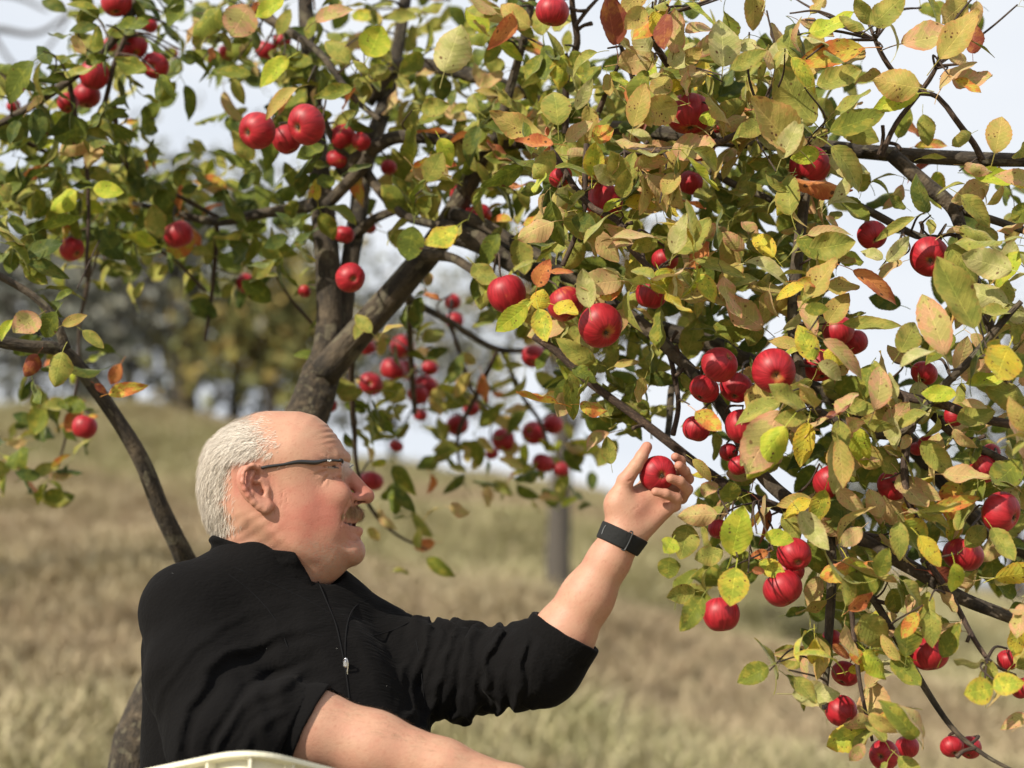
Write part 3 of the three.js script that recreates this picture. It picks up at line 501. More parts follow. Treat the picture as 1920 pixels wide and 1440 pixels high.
function apple(px, py, r, label, o = {}) {
  reseed(7000 + appleN * 31);
  const d = o.d ?? clamp(84.8 / r, 2.25, 3.85), R = o.R ?? M(r, d) * 1.02, c = o.at ?? W(px, py, d), g = group('apple', c);
  // the direction in which the calyx points
  let cal; if (o.cal) { const x = (o.cal[0] - px) / r, y = -(o.cal[1] - py) / r; cal = new THREE.Vector3(x, y, Math.sqrt(Math.max(0.04, 1 - Math.min(0.96, x * x + y * y)))); } else cal = new THREE.Vector3(rr(-0.6, 0.6), -1, rr(-0.35, 0.75));
  cal.normalize(); g.quaternion.setFromUnitVectors(new THREE.Vector3(0, -1, 0), cal); g.rotateY(rr(0, 6.28)); g.scale.set(R * rr(0.96, 1.04), R * rr(0.92, 1.05), R * rr(0.95, 1.04));
  const k = o.k ?? [0, 0, 1, 1, 2, 2][Math.floor(rnd() * 6)];
  mesh('skin', appleGeos[appleN % 3], skins[k], g); mesh('calyx', calyxGeo, calyxMat, g); mesh('stalk', stalkGeo, stalkMat, g);
  tag(g, label, 'apple', o.group ?? 'apples hanging on the tree'); appleN++; appleSpots.push([px, py, r, d]);
  if (!o.held) { const top = new THREE.Vector3(0.1, 1.2, 0).applyQuaternion(g.quaternion).multiplyScalar(R).add(c), [s, gap] = nearest(px - cal.x * r * 1.2, py + cal.y * r * 1.2); if (gap < 190 && twigCount < 110) twig(W(...s), top, 0.0026, 0.0016); }
  return g;
}
apple(218, 4, 29, 'red apple cut by the top edge, upper left, beside a grey branch', { d: 2.95 });
apple(251, 87, 26, 'red apple right of the sloping grey branch, upper left, touching another at its lower right', { d: 3.0 });
apple(291, 124, 27, 'dark red apple with calyx facing the camera above the sky gap, upper left', { d: 3.0, cal: [287, 133] });
apple(280, 47, 17, 'small shaded apple just above the upper left pair of apples', { d: 3.2 });
apple(177, 141, 29, 'brightest and topmost of three clustered apples below the sloping branch, upper left', { d: 2.95, k: 1 });
apple(164, 179, 27, 'middle red apple of the three clustered below the sloping branch, upper left', { d: 3.05 });
apple(128, 193, 21, 'leftmost of three clustered apples below the sloping branch, upper left', { d: 3.0 });
apple(26, 199, 13, 'small red apple near the left edge below the sloping branch', { d: 3.2 });
apple(207, 84, 14, 'apple half hidden by leaves left of the sloping grey branch', { d: 3.15 });
apple(323, 100, 12, 'small red apple, left of two darker ones in the upper left row', { d: 3.6 });
apple(374, 100, 13, 'small dark red apple in the middle of the upper left row', { d: 3.6 });
apple(425, 98, 16, 'shaded dark apple at the right end of the upper left row', { d: 3.5 });
apple(482, 244, 35, 'left apple of the large trio hanging beside the upright limb', { d: 2.75, cal: [462, 257], k: 0 });
apple(537, 262, 28, 'lower middle apple of the large trio, partly behind its neighbours', { d: 2.82, k: 1 });
apple(574, 234, 38, 'largest apple of the trio beside the upright limb, calyx turned to the camera', { d: 2.7, cal: [554, 248], k: 0 });
apple(497, 94, 20, 'lower of two dull red apples above the large trio', { d: 3.2 });
apple(528, 77, 17, 'upper of two dull red apples above the large trio', { d: 3.2 });
apple(135, 466, 24, 'dark red apple hanging alone at the left above the blurred trees', { d: 3.1, cal: [152, 480], k: 2 });
apple(335, 440, 28, 'orange red apple with a leaf across it, left of the upright limb', { d: 3.1, k: 2 });
apple(461, 531, 19, 'dark red apple against the pale background, lower left crown', { d: 3.4 });
apple(571, 546, 13, 'small brownish shrivelled apple left of the upright limb', { d: 3.1, k: 3 });
apple(646, 440, 20, 'dark oval apple between the two upright limbs', { d: 2.95 });
apple(658, 521, 28, 'bright red round apple in front of the fork between the limbs', { d: 2.85, cal: [667, 528], k: 0 });
apple(694, 427, 12, 'small shaded apple under the thin limb right of the upright limbs', { d: 3.2 });
apple(642, 256, 25, 'shaded brownish apple right of the large trio', { d: 2.95, k: 2 });
apple(677, 266, 18, 'small shaded brown apple nearest the dark branch crossing', { d: 2.92, k: 2 });
apple(632, 298, 22, 'lowest shaded brown apple left of the dark branch crossing', { d: 2.98, k: 3 });
apple(728, 314, 16, 'pink red apple half hidden by leaves right of the branch crossing', { d: 3.1 });
apple(866, 368, 24, 'upper shaded apple behind the thick rising limb', { d: 2.98 });
apple(895, 404, 26, 'lower shaded apple right of the thick rising limb', { d: 2.9, k: 1 });
apple(1051, 332, 22, 'small orange red apple on a thin twig in the middle of the crown', { d: 2.5, k: 2 });
apple(1132, 378, 34, 'apple behind a drooping yellow leaf and a curved twig, middle of the crown', { d: 2.56, k: 1 });
apple(1036, 21, 33, 'large apple against the sky at the top edge', { d: 2.5, k: 1 });
apple(1293, 213, 43, 'big apple with a split skin behind a thin twig, upper right of centre', { d: 2.48, k: 2 });
apple(1312, 270, 33, 'dull orange apple hanging under the long horizontal branch', { d: 2.6, k: 3 });
apple(1346, 241, 11, 'tiny red apple beside the big split apple', { d: 2.6 });
apple(1518, 312, 40, 'apple hidden behind pale leaves under the long horizontal branch', { d: 2.5, k: 1 });
apple(1295, 343, 24, 'red apple half hidden by leaves below the long horizontal branch', { d: 2.65 });
apple(1635, 440, 28, 'small red apple against the sky with a leaf across its top, right side', { d: 2.5, cal: [1640, 458], k: 0 });
apple(1742, 481, 37, 'large dark red apple against the sky, calyx showing, right side', { d: 2.42, cal: [1737, 498], k: 0 });
apple(950, 551, 36, 'large dark apple at the left end of the thick low limb', { d: 2.62, k: 0 });
apple(1060, 570, 36, 'red apple covered by yellow leaves, beside the big bright apple', { d: 2.58 });
apple(1127, 611, 41, 'big bright red apple hanging above the reaching hand', { d: 2.42, cal: [1138, 634], k: 1 });
apple(1220, 552, 30, 'oval dark apple right of the big bright apple', { d: 2.5, k: 1 });
apple(1246, 487, 25, 'apple behind dry pale leaves above the oval dark apple', { d: 2.6 });
apple(1084, 480, 13, 'small red apple behind a thin twig in the middle of the crown', { d: 2.7 });
apple(1350, 684, 34, 'upper apple of three in a tight bunch, calyx at its right', { d: 2.4, cal: [1370, 669], k: 0 });
apple(1321, 729, 28, 'lower left apple of the tight bunch of three', { d: 2.46, k: 0 });
apple(1381, 727, 31, 'lower right apple of the tight bunch of three', { d: 2.48, k: 0 });
apple(1452, 695, 42, 'big apple facing the camera with open calyx, beside the tight bunch', { d: 2.36, cal: [1451, 711], k: 1 });
apple(1538, 685, 33, 'apple behind a yellow leaf right of the vertical branch', { d: 2.45, k: 1 });
apple(1572, 620, 31, 'upper apple of two behind leaves right of the vertical branch', { d: 2.52 });
apple(1604, 642, 24, 'apple half hidden beside the upper one right of the vertical branch', { d: 2.56 });
apple(1733, 700, 25, 'brownish apple half covered by pale leaves, right side', { d: 2.48, k: 2 });
apple(1305, 804, 26, 'apple with dry leaves in front, right above the hand', { d: 2.52 });
apple(1392, 800, 33, 'apple behind the large two tone leaf, left of centre right', { d: 2.46 });
apple(1366, 848, 18, 'small apple at the left edge of the large two tone leaf', { d: 2.55 });
apple(1386, 872, 22, 'lower apple behind the large two tone leaf', { d: 2.5 });
apple(1556, 904, 33, 'apple with a pale folded leaf over its right half', { d: 2.44, k: 0 });
apple(1671, 913, 28, 'round apple touching the vertical twig, calyx at its right', { d: 2.46, cal: [1690, 908], k: 0 });
apple(1790, 779, 21, 'small glossy apple with calyx at right under a thin branch', { d: 2.45, cal: [1807, 780], k: 0 });
apple(1739, 832, 17, 'front apple of a small pair behind a tan leaf, right side', { d: 2.5 });
apple(1722, 841, 16, 'rear apple of a small pair behind a tan leaf, right side', { d: 2.54 });
apple(1846, 880, 29, 'red apple behind a yellow leaf near the right edge', { d: 2.46 });
apple(1858, 850, 18, 'upper small apple behind the branch near the right edge', { d: 2.54 });
apple(1876, 961, 38, 'large tilted dark red apple near the right edge', { d: 2.36, cal: [1902, 975], k: 0 });
apple(1348, 992, 21, 'apple hidden by a bright yellow leaf, right of the wristband', { d: 2.5 });
apple(1490, 1040, 31, 'top apple of three stacked apples below the drooping branch', { d: 2.4, cal: [1494, 1057], k: 0 });
apple(1478, 1071, 29, 'middle apple of three stacked apples below the drooping branch', { d: 2.47 });
apple(1467, 1104, 36, 'bottom apple of three stacked apples below the drooping branch', { d: 2.4, k: 0 });
apple(1352, 1152, 33, 'dark red apple hanging alone below a bright yellow leaf, against the grass', { d: 2.4, cal: [1356, 1200], k: 0 });
apple(1805, 1040, 38, 'big apple behind yellow leaves near the right edge', { d: 2.45 });
apple(1742, 1226, 35, 'lopsided dark red apple under a pale leaf, lower right', { d: 2.4, cal: [1745, 1262], k: 0 });
apple(1889, 1238, 19, 'apple peeking out above the bright yellow leaf pair, right edge', { d: 2.45 });
apple(1918, 1290, 22, 'red apple cut by the right edge below the bright yellow leaf', { d: 2.45 });
apple(1585, 1263, 25, 'dull red apple behind the thin hanging twigs, lower right', { d: 2.5 });
apple(1578, 1333, 30, 'dark apple with its stalk hollow facing the camera, lower right', { d: 2.46, cal: [1590, 1352], k: 0 });
apple(1560, 1195, 17, 'shaded dark apple high on the hanging twigs, lower right', { d: 2.56 });
apple(1657, 1415, 27, 'red apple at the bottom edge with calyx at its left', { d: 2.46, cal: [1645, 1417], k: 0 });
apple(1702, 1400, 22, 'red apple at the bottom edge behind a yellow leaf', { d: 2.54 });
apple(1785, 1400, 21, 'left apple of the pair at the end of the hanging branch', { d: 2.4, cal: [1787, 1414], k: 0 });
apple(1819, 1402, 21, 'right apple of the pair at the end of the hanging branch', { d: 2.43, k: 0 });
apple(159, 801, 23, 'red apple among hanging pale green leaves at the far left', { d: 3.1 });
apple(617, 760, 15, 'dark apple right of the leaning trunk just above the head', { d: 3.2 });
apple(689, 652, 16, 'single round apple right of the leaning trunk', { d: 3.5 });
apple(695, 720, 22, 'apple with dark calyx facing the camera, right of the leaning trunk', { d: 3.4, cal: [695, 722], k: 0 });
const HG = 'blurred apples in the cluster hanging behind the thin dark twig';
for (const [x, y, r, lab] of [[754, 650, 23, 'topmost apple of the blurred cluster on a thin dark twig'], [736, 692, 24, 'leftmost apple of the blurred cluster on a thin dark twig'], [762, 694, 20, 'apple right behind the thin dark twig in the blurred cluster'], [806, 690, 16, 'rightmost high apple of the blurred cluster, narrow and dark'], [793, 718, 18, 'apple in the middle of the right half of the blurred cluster'], [806, 728, 18, 'rightmost low apple of the blurred cluster'], [784, 740, 20, 'apple at the lower end of the blurred cluster, above a small one'], [788, 778, 14, 'smallest and lowest apple below the blurred cluster']]) apple(x, y, r, lab, { d: 3.6 + (x % 7) * 0.03, group: HG });
apple(849, 566, 16, 'upper of two blurred apples on a thin branch against the sky', { d: 3.5 });
apple(853, 600, 18, 'lower of two blurred apples on a thin branch against the sky', { d: 3.5 });
apple(858, 797, 22, 'blurred apple with a dark twig crossing it, between face and hand', { d: 3.7 });
apple(884, 766, 16, 'blurred apple behind a leaf, above the apple crossed by a twig', { d: 3.75 });
apple(743, 836, 13, 'small blurred apple behind a leaf in front of the forehead', { d: 3.55 });
apple(696, 902, 22, 'blurred apple just in front of the nose', { d: 3.5 });
apple(943, 825, 22, 'blurred apple partly behind a round leaf, left of the dark trio', { d: 3.7 });
apple(922, 851, 13, 'blurred brownish apple below left of the one behind a round leaf', { d: 3.75 });
apple(1001, 811, 23, 'left of the two touching blurred apples near the distant trunk', { d: 3.7, cal: [990, 810] });
apple(1036, 796, 19, 'right of the two touching blurred apples near the distant trunk', { d: 3.72 });
apple(1018, 868, 20, 'left of the two lowest blurred apples left of the hand', { d: 3.7 });
apple(1052, 880, 15, 'right of the two lowest blurred apples left of the hand', { d: 3.7 });
apple(1000, 668, 22, 'blurred apple half behind leaves under the thin horizontal twig', { d: 3.4 });
const HELD = apple(1234, 888, 33.5, 'glossy red apple held in the reaching hand', { d: 2.42, cal: [1241, 895], k: 0, held: true });
for (const [px, py, d, lab] of [[708, 1112, 11.5, 'fallen apple in the dry grass just right of the collar'], [888, 1155, 9.5, 'fallen apple in the grass above the raised sleeve'], [855, 1352, 7.2, 'fallen apple in the grass under the raised sleeve'], [1332, 1302, 7.6, 'fallen apple in the grass below the lone dark red apple']]) {
  const p = W(px, py, d); p.y = groundY(p.x, p.z) + 0.06; apple(0, -900, 20, lab, { d, R: 0.04, at: p, held: true, group: 'fallen apples in the grass', k: 1 });
}

// ---------- leaves that can be told apart: base, tip, width, kind, distance ----------
const heroCover = {};
const hides = (x, y, d) => appleSpots.some((a) => Math.hypot(a[0] - x, a[1] - y) < a[2] + 10 && d < a[3] + 0.02);
const HERO = [
  [1690, 82, 1814, 60, 1.0, 8], [1619, 90, 1494, 105, 0.85, 15], [1762, 110, 1835, 20, 0.9, 5], [1635, 47, 1690, 0, 0.9, 6], [1632, 45, 1600, -5, 0.9, 6], [1622, 55, 1574, 25, 0.6, 6], [1785, 147, 1862, 160, 1.1, 8], [1790, 148, 1835, 184, 0.6, 15], [1865, 287, 1885, 205, 1.2, 5], [1722, 175, 1642, 190, 1.0, 12], [1527, 230, 1440, 142, 1.0, 6], [1565, 217, 1635, 172, 0.8, 4], [1557, 247, 1662, 207, 0.9, 1], [1500, 282, 1392, 190, 1.0, 5], [1465, 297, 1502, 212, 0.9, 9], [1532, 160, 1615, 145, 1.0, 6], [1485, 108, 1532, 168, 0.9, 11], [1470, 137, 1487, 45, 1.0, 4], [1455, 130, 1462, 65, 1.1, 9], [1560, 275, 1638, 352, 1.1, 6], [1487, 340, 1607, 345, 0.55, 13], [1825, 327, 1920, 350, 0.6, 12], [1808, 310, 1866, 320, 0.7, 8], [1940, 345, 1870, 320, 1.0, 8], [1690, 235, 1735, 248, 0.9, 13, 2.62], [1715, 275, 1795, 260, 0.6, 15, 2.62], [1535, 285, 1480, 300, 1.1, 12],
  [1155, 84, 1128, -12, 1.0, 14], [1355, 125, 1358, 25, 1.35, 9], [1372, 130, 1438, 92, 0.9, 4], [1285, 60, 1345, 35, 1.1, 8], [1046, 235, 1040, 155, 1.5, 4], [1080, 205, 1112, 147, 0.8, 9], [1060, 265, 1110, 225, 1.2, 7], [1037, 270, 966, 277, 0.8, 13], [1110, 257, 1150, 247, 1.3, 15], [1015, 252, 915, 232, 0.75, 5], [1037, 282, 997, 335, 0.9, 6], [1187, 237, 1210, 152, 1.0, 5], [1215, 205, 1225, 240, 1.1, 5], [1345, 215, 1309, 220, 1.6, 12, 2.4], [1172, 345, 1185, 280, 1.1, 4], [1170, 345, 1142, 280, 1.0, 6], [1160, 340, 1102, 317, 0.85, 9], [1220, 362, 1212, 318, 1.6, 8], [1245, 365, 1272, 310, 1.3, 5],
  [1172, 384, 1238, 376, 1.0, 10], [1132, 397, 1166, 364, 1.0, 12, 2.44], [1262, 475, 1288, 400, 0.9, 9], [1270, 475, 1332, 412, 1.15, 4], [1235, 505, 1258, 553, 1.6, 11], [1262, 510, 1306, 531, 1.0, 9], [1310, 515, 1340, 560, 1.3, 11], [1275, 540, 1325, 582, 1.1, 5], [1302, 487, 1400, 515, 0.6, 6], [1125, 557, 1168, 533, 1.4, 15], [1105, 577, 1097, 507, 0.85, 9], [1007, 537, 1025, 485, 1.3, 13], [1030, 510, 1076, 508, 0.6, 13], [1008, 580, 1020, 540, 1.5, 10], [1010, 580, 1028, 646, 1.0, 11], [1040, 572, 1086, 591, 1.2, 10], [995, 562, 950, 612, 0.8, 11], [988, 574, 928, 622, 1.0, 12],
  [1462, 771, 1391, 905, 0.8, 8, 2.26], [1472, 800, 1397, 900, 0.7, 12, 2.23], [1462, 754, 1372, 784, 0.9, 6], [1305, 771, 1350, 818, 1.0, 15], [1515, 793, 1498, 881, 0.9, 10], [1369, 941, 1369, 904, 2.0, 1], [1344, 964, 1267, 967, 0.85, 7], [1372, 1040, 1392, 945, 1.2, 12, 2.28], [1380, 1065, 1369, 1137, 1.5, 11, 2.26], [1434, 1003, 1489, 1014, 1.1, 12], [1500, 960, 1558, 1038, 0.75, 9], [1355, 1033, 1298, 1058, 0.9, 6], [1262, 1010, 1246, 1040, 1.6, 12], [1255, 1045, 1252, 1083, 1.6, 1], [1290, 985, 1276, 1052, 1.3, 4, 2.45], [1303, 1110, 1240, 1119, 0.9, 4], [1316, 1120, 1275, 1188, 0.95, 1], [1440, 1035, 1405, 1045, 1.0, 13], [1410, 1072, 1436, 1068, 1.0, 13], [1425, 1052, 1476, 1086, 1.0, 11],
  [1640, 768, 1668, 676, 1.0, 8, 2.24], [1657, 808, 1706, 752, 0.8, 8], [1580, 760, 1637, 776, 1.0, 4], [1566, 821, 1576, 931, 0.75, 9, 2.3], [1600, 800, 1630, 880, 1.0, 12], [1687, 889, 1729, 967, 0.9, 7], [1768, 889, 1856, 898, 0.95, 7], [1749, 872, 1757, 806, 1.2, 7], [1749, 954, 1841, 932, 0.6, 15], [1912, 862, 1854, 928, 0.9, 1], [1879, 920, 1924, 953, 1.0, 9], [1804, 755, 1852, 757, 1.0, 7], [1660, 888, 1682, 848, 1.4, 6], [1654, 969, 1631, 917, 1.0, 7], [1705, 940, 1700, 982, 1.1, 15],
  [1723, 1005, 1766, 1063, 1.0, 10, 2.26], [1790, 1057, 1798, 1121, 1.2, 12, 2.26], [1616, 990, 1571, 1031, 0.8, 7], [1721, 1149, 1689, 1198, 1.0, 15], [1744, 1146, 1749, 1215, 1.2, 4, 2.3], [1922, 1166, 1888, 1228, 1.0, 10], [1860, 990, 1897, 1061, 0.85, 4], [1810, 1025, 1856, 980, 1.2, 4], [1600, 1055, 1630, 1098, 1.2, 12], [1670, 1105, 1690, 1155, 1.6, 1], [1615, 1155, 1670, 1220, 1.4, 6],
  [1862, 1290, 1808, 1302, 1.7, 11, 2.22], [1862, 1288, 1918, 1274, 1.6, 11, 2.22], [1623, 1220, 1668, 1274, 0.9, 12], [1600, 1215, 1612, 1247, 1.5, 15], [1674, 1229, 1724, 1295, 0.8, 1], [1645, 1345, 1686, 1360, 1.4, 15], [1620, 1395, 1592, 1432, 1.2, 8], [1440, 1250, 1380, 1280, 1.2, 1], [1435, 1255, 1405, 1250, 1.0, 13], [1490, 1270, 1530, 1320, 1.0, 6],
  [1772, 665, 1731, 536, 0.9, 8, 2.24], [1827, 615, 1748, 483, 0.85, 4, 2.22], [1867, 580, 1897, 512, 1.2, 6], [1892, 650, 1858, 718, 1.5, 10, 2.2], [1687, 660, 1725, 595, 1.25, 6, 2.28], [1600, 507, 1697, 560, 0.7, 13], [1780, 460, 1835, 532, 1.0, 4], [1802, 367, 1867, 422, 0.9, 6], [1800, 427, 1880, 450, 0.8, 6], [1715, 407, 1640, 440, 0.5, 6, 2.36], [1663, 490, 1713, 437, 0.8, 9], [1655, 485, 1612, 465, 1.0, 9], [1745, 412, 1745, 443, 0.8, 6], [1527, 635, 1507, 532, 0.6, 8], [1552, 605, 1590, 545, 1.2, 5], [1580, 607, 1692, 607, 0.5, 6], [1545, 637, 1640, 702, 0.7, 8, 2.26], [1545, 660, 1585, 680, 1.4, 10], [1535, 682, 1592, 706, 1.3, 9, 2.28], [1518, 468, 1605, 455, 1.1, 4], [1515, 440, 1602, 418, 0.8, 7], [1495, 527, 1558, 530, 0.7, 15],
  [833, 135, 864, 40, 1.15, 9, 2.66], [690, 106, 716, 54, 1.7, 12, 2.75], [655, 120, 612, 64, 1.2, 4, 2.75], [690, 138, 736, 120, 0.9, 4, 2.75], [690, 140, 662, 110, 0.9, 4, 2.75], [592, 40, 662, -2, 1.0, 8, 2.75], [790, 205, 852, 200, 0.9, 4, 2.7], [825, 260, 850, 312, 1.2, 12, 2.7], [800, 340, 830, 284, 1.3, 4, 2.7], [595, 376, 590, 330, 0.8, 10, 2.85], [580, 372, 590, 345, 0.6, 15, 2.85], [557, 165, 484, 205, 0.75, 5, 2.7], [660, 165, 590, 195, 0.8, 1, 2.72], [532, -2, 480, 36, 1.0, 12, 2.75], [466, 10, 429, 78, 1.2, 8, 2.75], [412, 15, 354, 66, 1.1, 1, 2.8], [340, 10, 322, 60, 1.1, 0, 2.85], [62, 115, -5, 182, 1.2, 0, 2.75], [540, 110, 478, 160, 1.0, 12, 2.75], [470, 140, 405, 130, 0.9, 1, 2.85],
  [72, 592, 22, 630, 1.3, 8, 2.6], [105, 585, 72, 640, 1.2, 0, 2.62], [117, 610, 160, 590, 1.0, 5, 2.6], [155, 620, 196, 652, 0.9, 6, 2.6], [117, 660, 97, 726, 1.1, 4, 2.6], [70, 665, 42, 708, 1.0, 14, 2.66], [205, 738, 272, 720, 0.75, 15, 2.7], [178, 720, 200, 738, 1.1, 14, 2.72], [135, 545, 100, 560, 0.9, 0, 2.66]];
reseed(515);
for (const [bx, by, tx, ty, w, k, d0] of HERO) {
  const d = d0 ?? 2.34 + rr(-0.05, 0.07), B = W(bx, by, d), T = W(tx, ty, d + rr(-0.022, 0.014));
  addLeaf(B, T, new THREE.Vector3(rr(-0.38, 0.3), rr(-0.1, 0.62), 1).normalize(), w * rr(0.95, 1.05), [0, 1, 2, 5, 7, 6, 3][Math.floor(rnd() * 7)], k, true);
  const L = Math.hypot(tx - bx, ty - by); for (const t of [0.25, 0.5, 0.75]) { const c = Math.floor(lerp(by, ty, t) / 60) * 32 + Math.floor(lerp(bx, tx, t) / 60); heroCover[c] = (heroCover[c] ?? 0) + L * L * 0.5 * w / 1330 * 0.26; }
  const [s, gap] = nearest(bx, by); if (gap > 26 && gap < 160 && twigCount < 200) { const e = B.clone().addScaledVector(T.clone().sub(B), -0.28); twig(W(...s), e, 0.002, 0.0011); }
}
reseed(2024);
for (let row = -1; row < 24; row++) for (let col = -1; col < 33; col++) {
  const cov = clamp(dens(clamp(col, 0, 31) * 60 + 5, clamp(row, 0, 23) * 60 + 5) * (col > 17 ? 0.098 : col < 11 ? 0.114 : 0.108), 0, 0.965); if (cov < 0.05 || (row < 0 && rnd() < 0.4)) continue;
  let want = -(heroCover[row * 32 + col] ?? 0) - Math.log(1 - cov) * 3600 / 1060 + rr(-0.35, 0.35), guard = 0;
  while (want > 0.2 && guard++ < 6) {
    const px = (col + rnd()) * 60, py = (row + rnd()) * 60, [s, gap] = nearest(px, py), d = s[2] + rr(-0.16, 0.12) + (gap > 90 ? 0.08 : 0);
    const n = Math.min(2 + Math.floor(rnd() * 3), Math.ceil(want)), C = W(px, py, d), A = W(...s);
    if (gap > 14 && gap < 230 && twigCount < 295) twig(A, C, 0.0024, 0.0014);
    for (let i = 0; i < n; i++) {
      for (let tr = 0; tr < 8; tr++) {
        const L = rr(0.038, 0.072) * (rnd() < 0.2 ? 0.75 : 1), a = rr(0, 6.283), dir = new THREE.Vector3(Math.cos(a), Math.sin(a) * 0.9 - 0.12, rr(-0.5, 0.6)).normalize();
        const B = C.clone().addScaledVector(dir, L * 0.3), T = B.clone().addScaledVector(dir, L);
        const k = FPX / d, tx = px + dir.x * L * 1.1 * k, ty = py - dir.y * L * 1.1 * k;
        if (rnd() > (dens(clamp(tx, 0, 1919), clamp(ty, 0, 1439)) + 0.3) / (px > 1080 ? 7 : 5.5) && tr < 7) continue;
        if (dens(clamp(tx, 0, 1919), clamp(ty, 0, 1439)) <= (px > 1080 ? 1 : 0)) break;
        if (hides(px + dir.x * L * 0.75 * k, py - dir.y * L * 0.75 * k, d) && rnd() < 0.9) continue;
        const nn = new THREE.Vector3(rr(-0.85, 0.75), rr(-0.35, 1.0), rr(-0.15, 1)).normalize();
        addLeaf(B, T, nn, rr(0.85, 1.15), Math.floor(rnd() * 8), pick(px, py, d)); break;
      }
      want--;
    }
  }
}

// deeper, greener leafage behind the sunlit front of the crown
reseed(3131);
for (let row = 0; row < 20; row++) for (let col = 0; col < 32; col++) {
  const q = +DENSITY[row][col]; if (q < 5 || (row > 9 && col < 17)) continue;
  for (let i = 0; i < (q - 4) * 0.95 + rr(-0.5, 0.5); i++) {
    const px = (col + rnd()) * 60, py = (row + rnd()) * 60, [s] = nearest(px, py), d = Math.max(s[2] + 0.15, 2.62) + rr(0, 0.3) + (px < 640 ? 0.1 : 0), C = W(px, py, d), a = rr(0, 6.283), L = rr(0.04, 0.07);
    const dir = new THREE.Vector3(Math.cos(a), Math.sin(a) - 0.1, rr(-0.4, 0.4)).normalize(), k = FPX / d; if (dens(clamp(px + dir.x * L * k, 0, 1919), clamp(py - dir.y * L * k, 0, 1439)) < 3) continue;
    addLeaf(C, C.clone().addScaledVector(dir, L), new THREE.Vector3(rr(-0.7, 0.6), rr(-0.2, 0.9), rr(0.1, 1)).normalize(), rr(0.9, 1.2), Math.floor(rnd() * 8), [0, 1, 3, 6, 0, 4, 2, 1][Math.floor(rnd() * 8)]);
  }
}

// ---------- the man ----------
const DM = 2.5;                                         // distance of the middle of his head
const H = (px, py, f = 0) => { const d = DM - M(f, DM); return W(px, py, d); };  // f: grid units nearer than the middle
const U = M(1, DM);
const standing = new THREE.Vector3(H(480, 1300).x, 0, -DM); standing.y = groundY(standing.x, standing.z);
const man = group('person', standing);
tag(man, 'person in black fleece pullover and glasses, reaching up to pick an apple', 'person');
const toMan = new THREE.Matrix4().makeTranslation(-standing.x, -standing.y, -standing.z);

// side outline of skull, face and neck (nose and lips are added as forms)
const OUT = [[525, 771], [564, 772], [593, 780], [614, 796], [630, 815], [642, 833], [650, 852], [654, 864], [650, 876], [647, 888], [650, 900], [655, 915], [660, 930], [664, 944], [668, 957], [670, 968], [669, 980], [669, 994], [670, 1006], [673, 1016], [679, 1028], [679, 1041], [671, 1052], [656, 1060], [641, 1074], [622, 1091], [606, 1104], [596, 1130], [590, 1160], [590, 1230],
  [400, 1230], [408, 1120], [412, 1060], [411, 1025], [403, 1002], [393, 984], [385, 966], [379, 935], [376, 909], [380, 877], [388, 851], [401, 829], [424, 806], [450, 788], [480, 775], [500, 771]].map(([x, y]) => { const p = H(x, y); return [p.x, p.y]; });
function outline2d(x, y) { // inside positive
  let best = 1e9, inside = false;
  for (let i = 0, j = OUT.length - 1; i < OUT.length; j = i++) {
    const [x1, y1] = OUT[j], [x2, y2] = OUT[i], ex = x2 - x1, ey = y2 - y1, t = clamp(((x - x1) * ex + (y - y1) * ey) / (ex * ex + ey * ey)), dx = x - x1 - ex * t, dy = y - y1 - ey * t;
    best = Math.min(best, dx * dx + dy * dy); if ((y1 > y) !== (y2 > y) && x < (x2 - x1) * (y - y1) / (y2 - y1) + x1) inside = !inside;
  }
  return Math.sqrt(best) * (inside ? 1 : -1);
}
// the outline distance, sampled and smoothed
const og = { x0: H(340, 800).x, y0: H(500, 1250).y, s: 0.0025, nx: 0, ny: 0 }; og.nx = Math.ceil((H(740, 800).x - og.x0) / og.s); og.ny = Math.ceil((H(500, 740).y - og.y0) / og.s);
{
  let a = new Float32Array(og.nx * og.ny); for (let j = 0; j < og.ny; j++) for (let i = 0; i < og.nx; i++) a[j * og.nx + i] = outline2d(og.x0 + i * og.s, og.y0 + j * og.s);
  for (let k = 0; k < 2; k++) { const b = a.slice(); for (let j = 1; j < og.ny - 1; j++) for (let i = 1; i < og.nx - 1; i++) { let s = 0; for (const [p, q, w] of [[0, 0, 4], [1, 0, 2], [-1, 0, 2], [0, 1, 2], [0, -1, 2], [1, 1, 1], [-1, 1, 1], [1, -1, 1], [-1, -1, 1]]) s += a[(j + q) * og.nx + i + p] * w; b[j * og.nx + i] = s / 16; } a = b; }
  og.a = a;
}
function outlineAt(x, y) { const u = clamp((x - og.x0) / og.s, 0, og.nx - 1.001), v = clamp((y - og.y0) / og.s, 0, og.ny - 1.001), i = Math.floor(u), j = Math.floor(v), a = u - i, b = v - j, A = og.a, o = j * og.nx + i; return lerp(lerp(A[o], A[o + 1], a), lerp(A[o + og.nx], A[o + og.nx + 1], a), b); }
const HZ = -DM, hx0 = H(0, 900).x, hxs = (H(1000, 900).x - hx0) / 1000, hy0 = H(500, 0).y, hys = (H(500, 1000).y - hy0) / 1000;
const sightX = (x) => (x - hx0) / hxs, sightY = (y) => (y - hy0) / hys;    // back to grid units on the head's plane
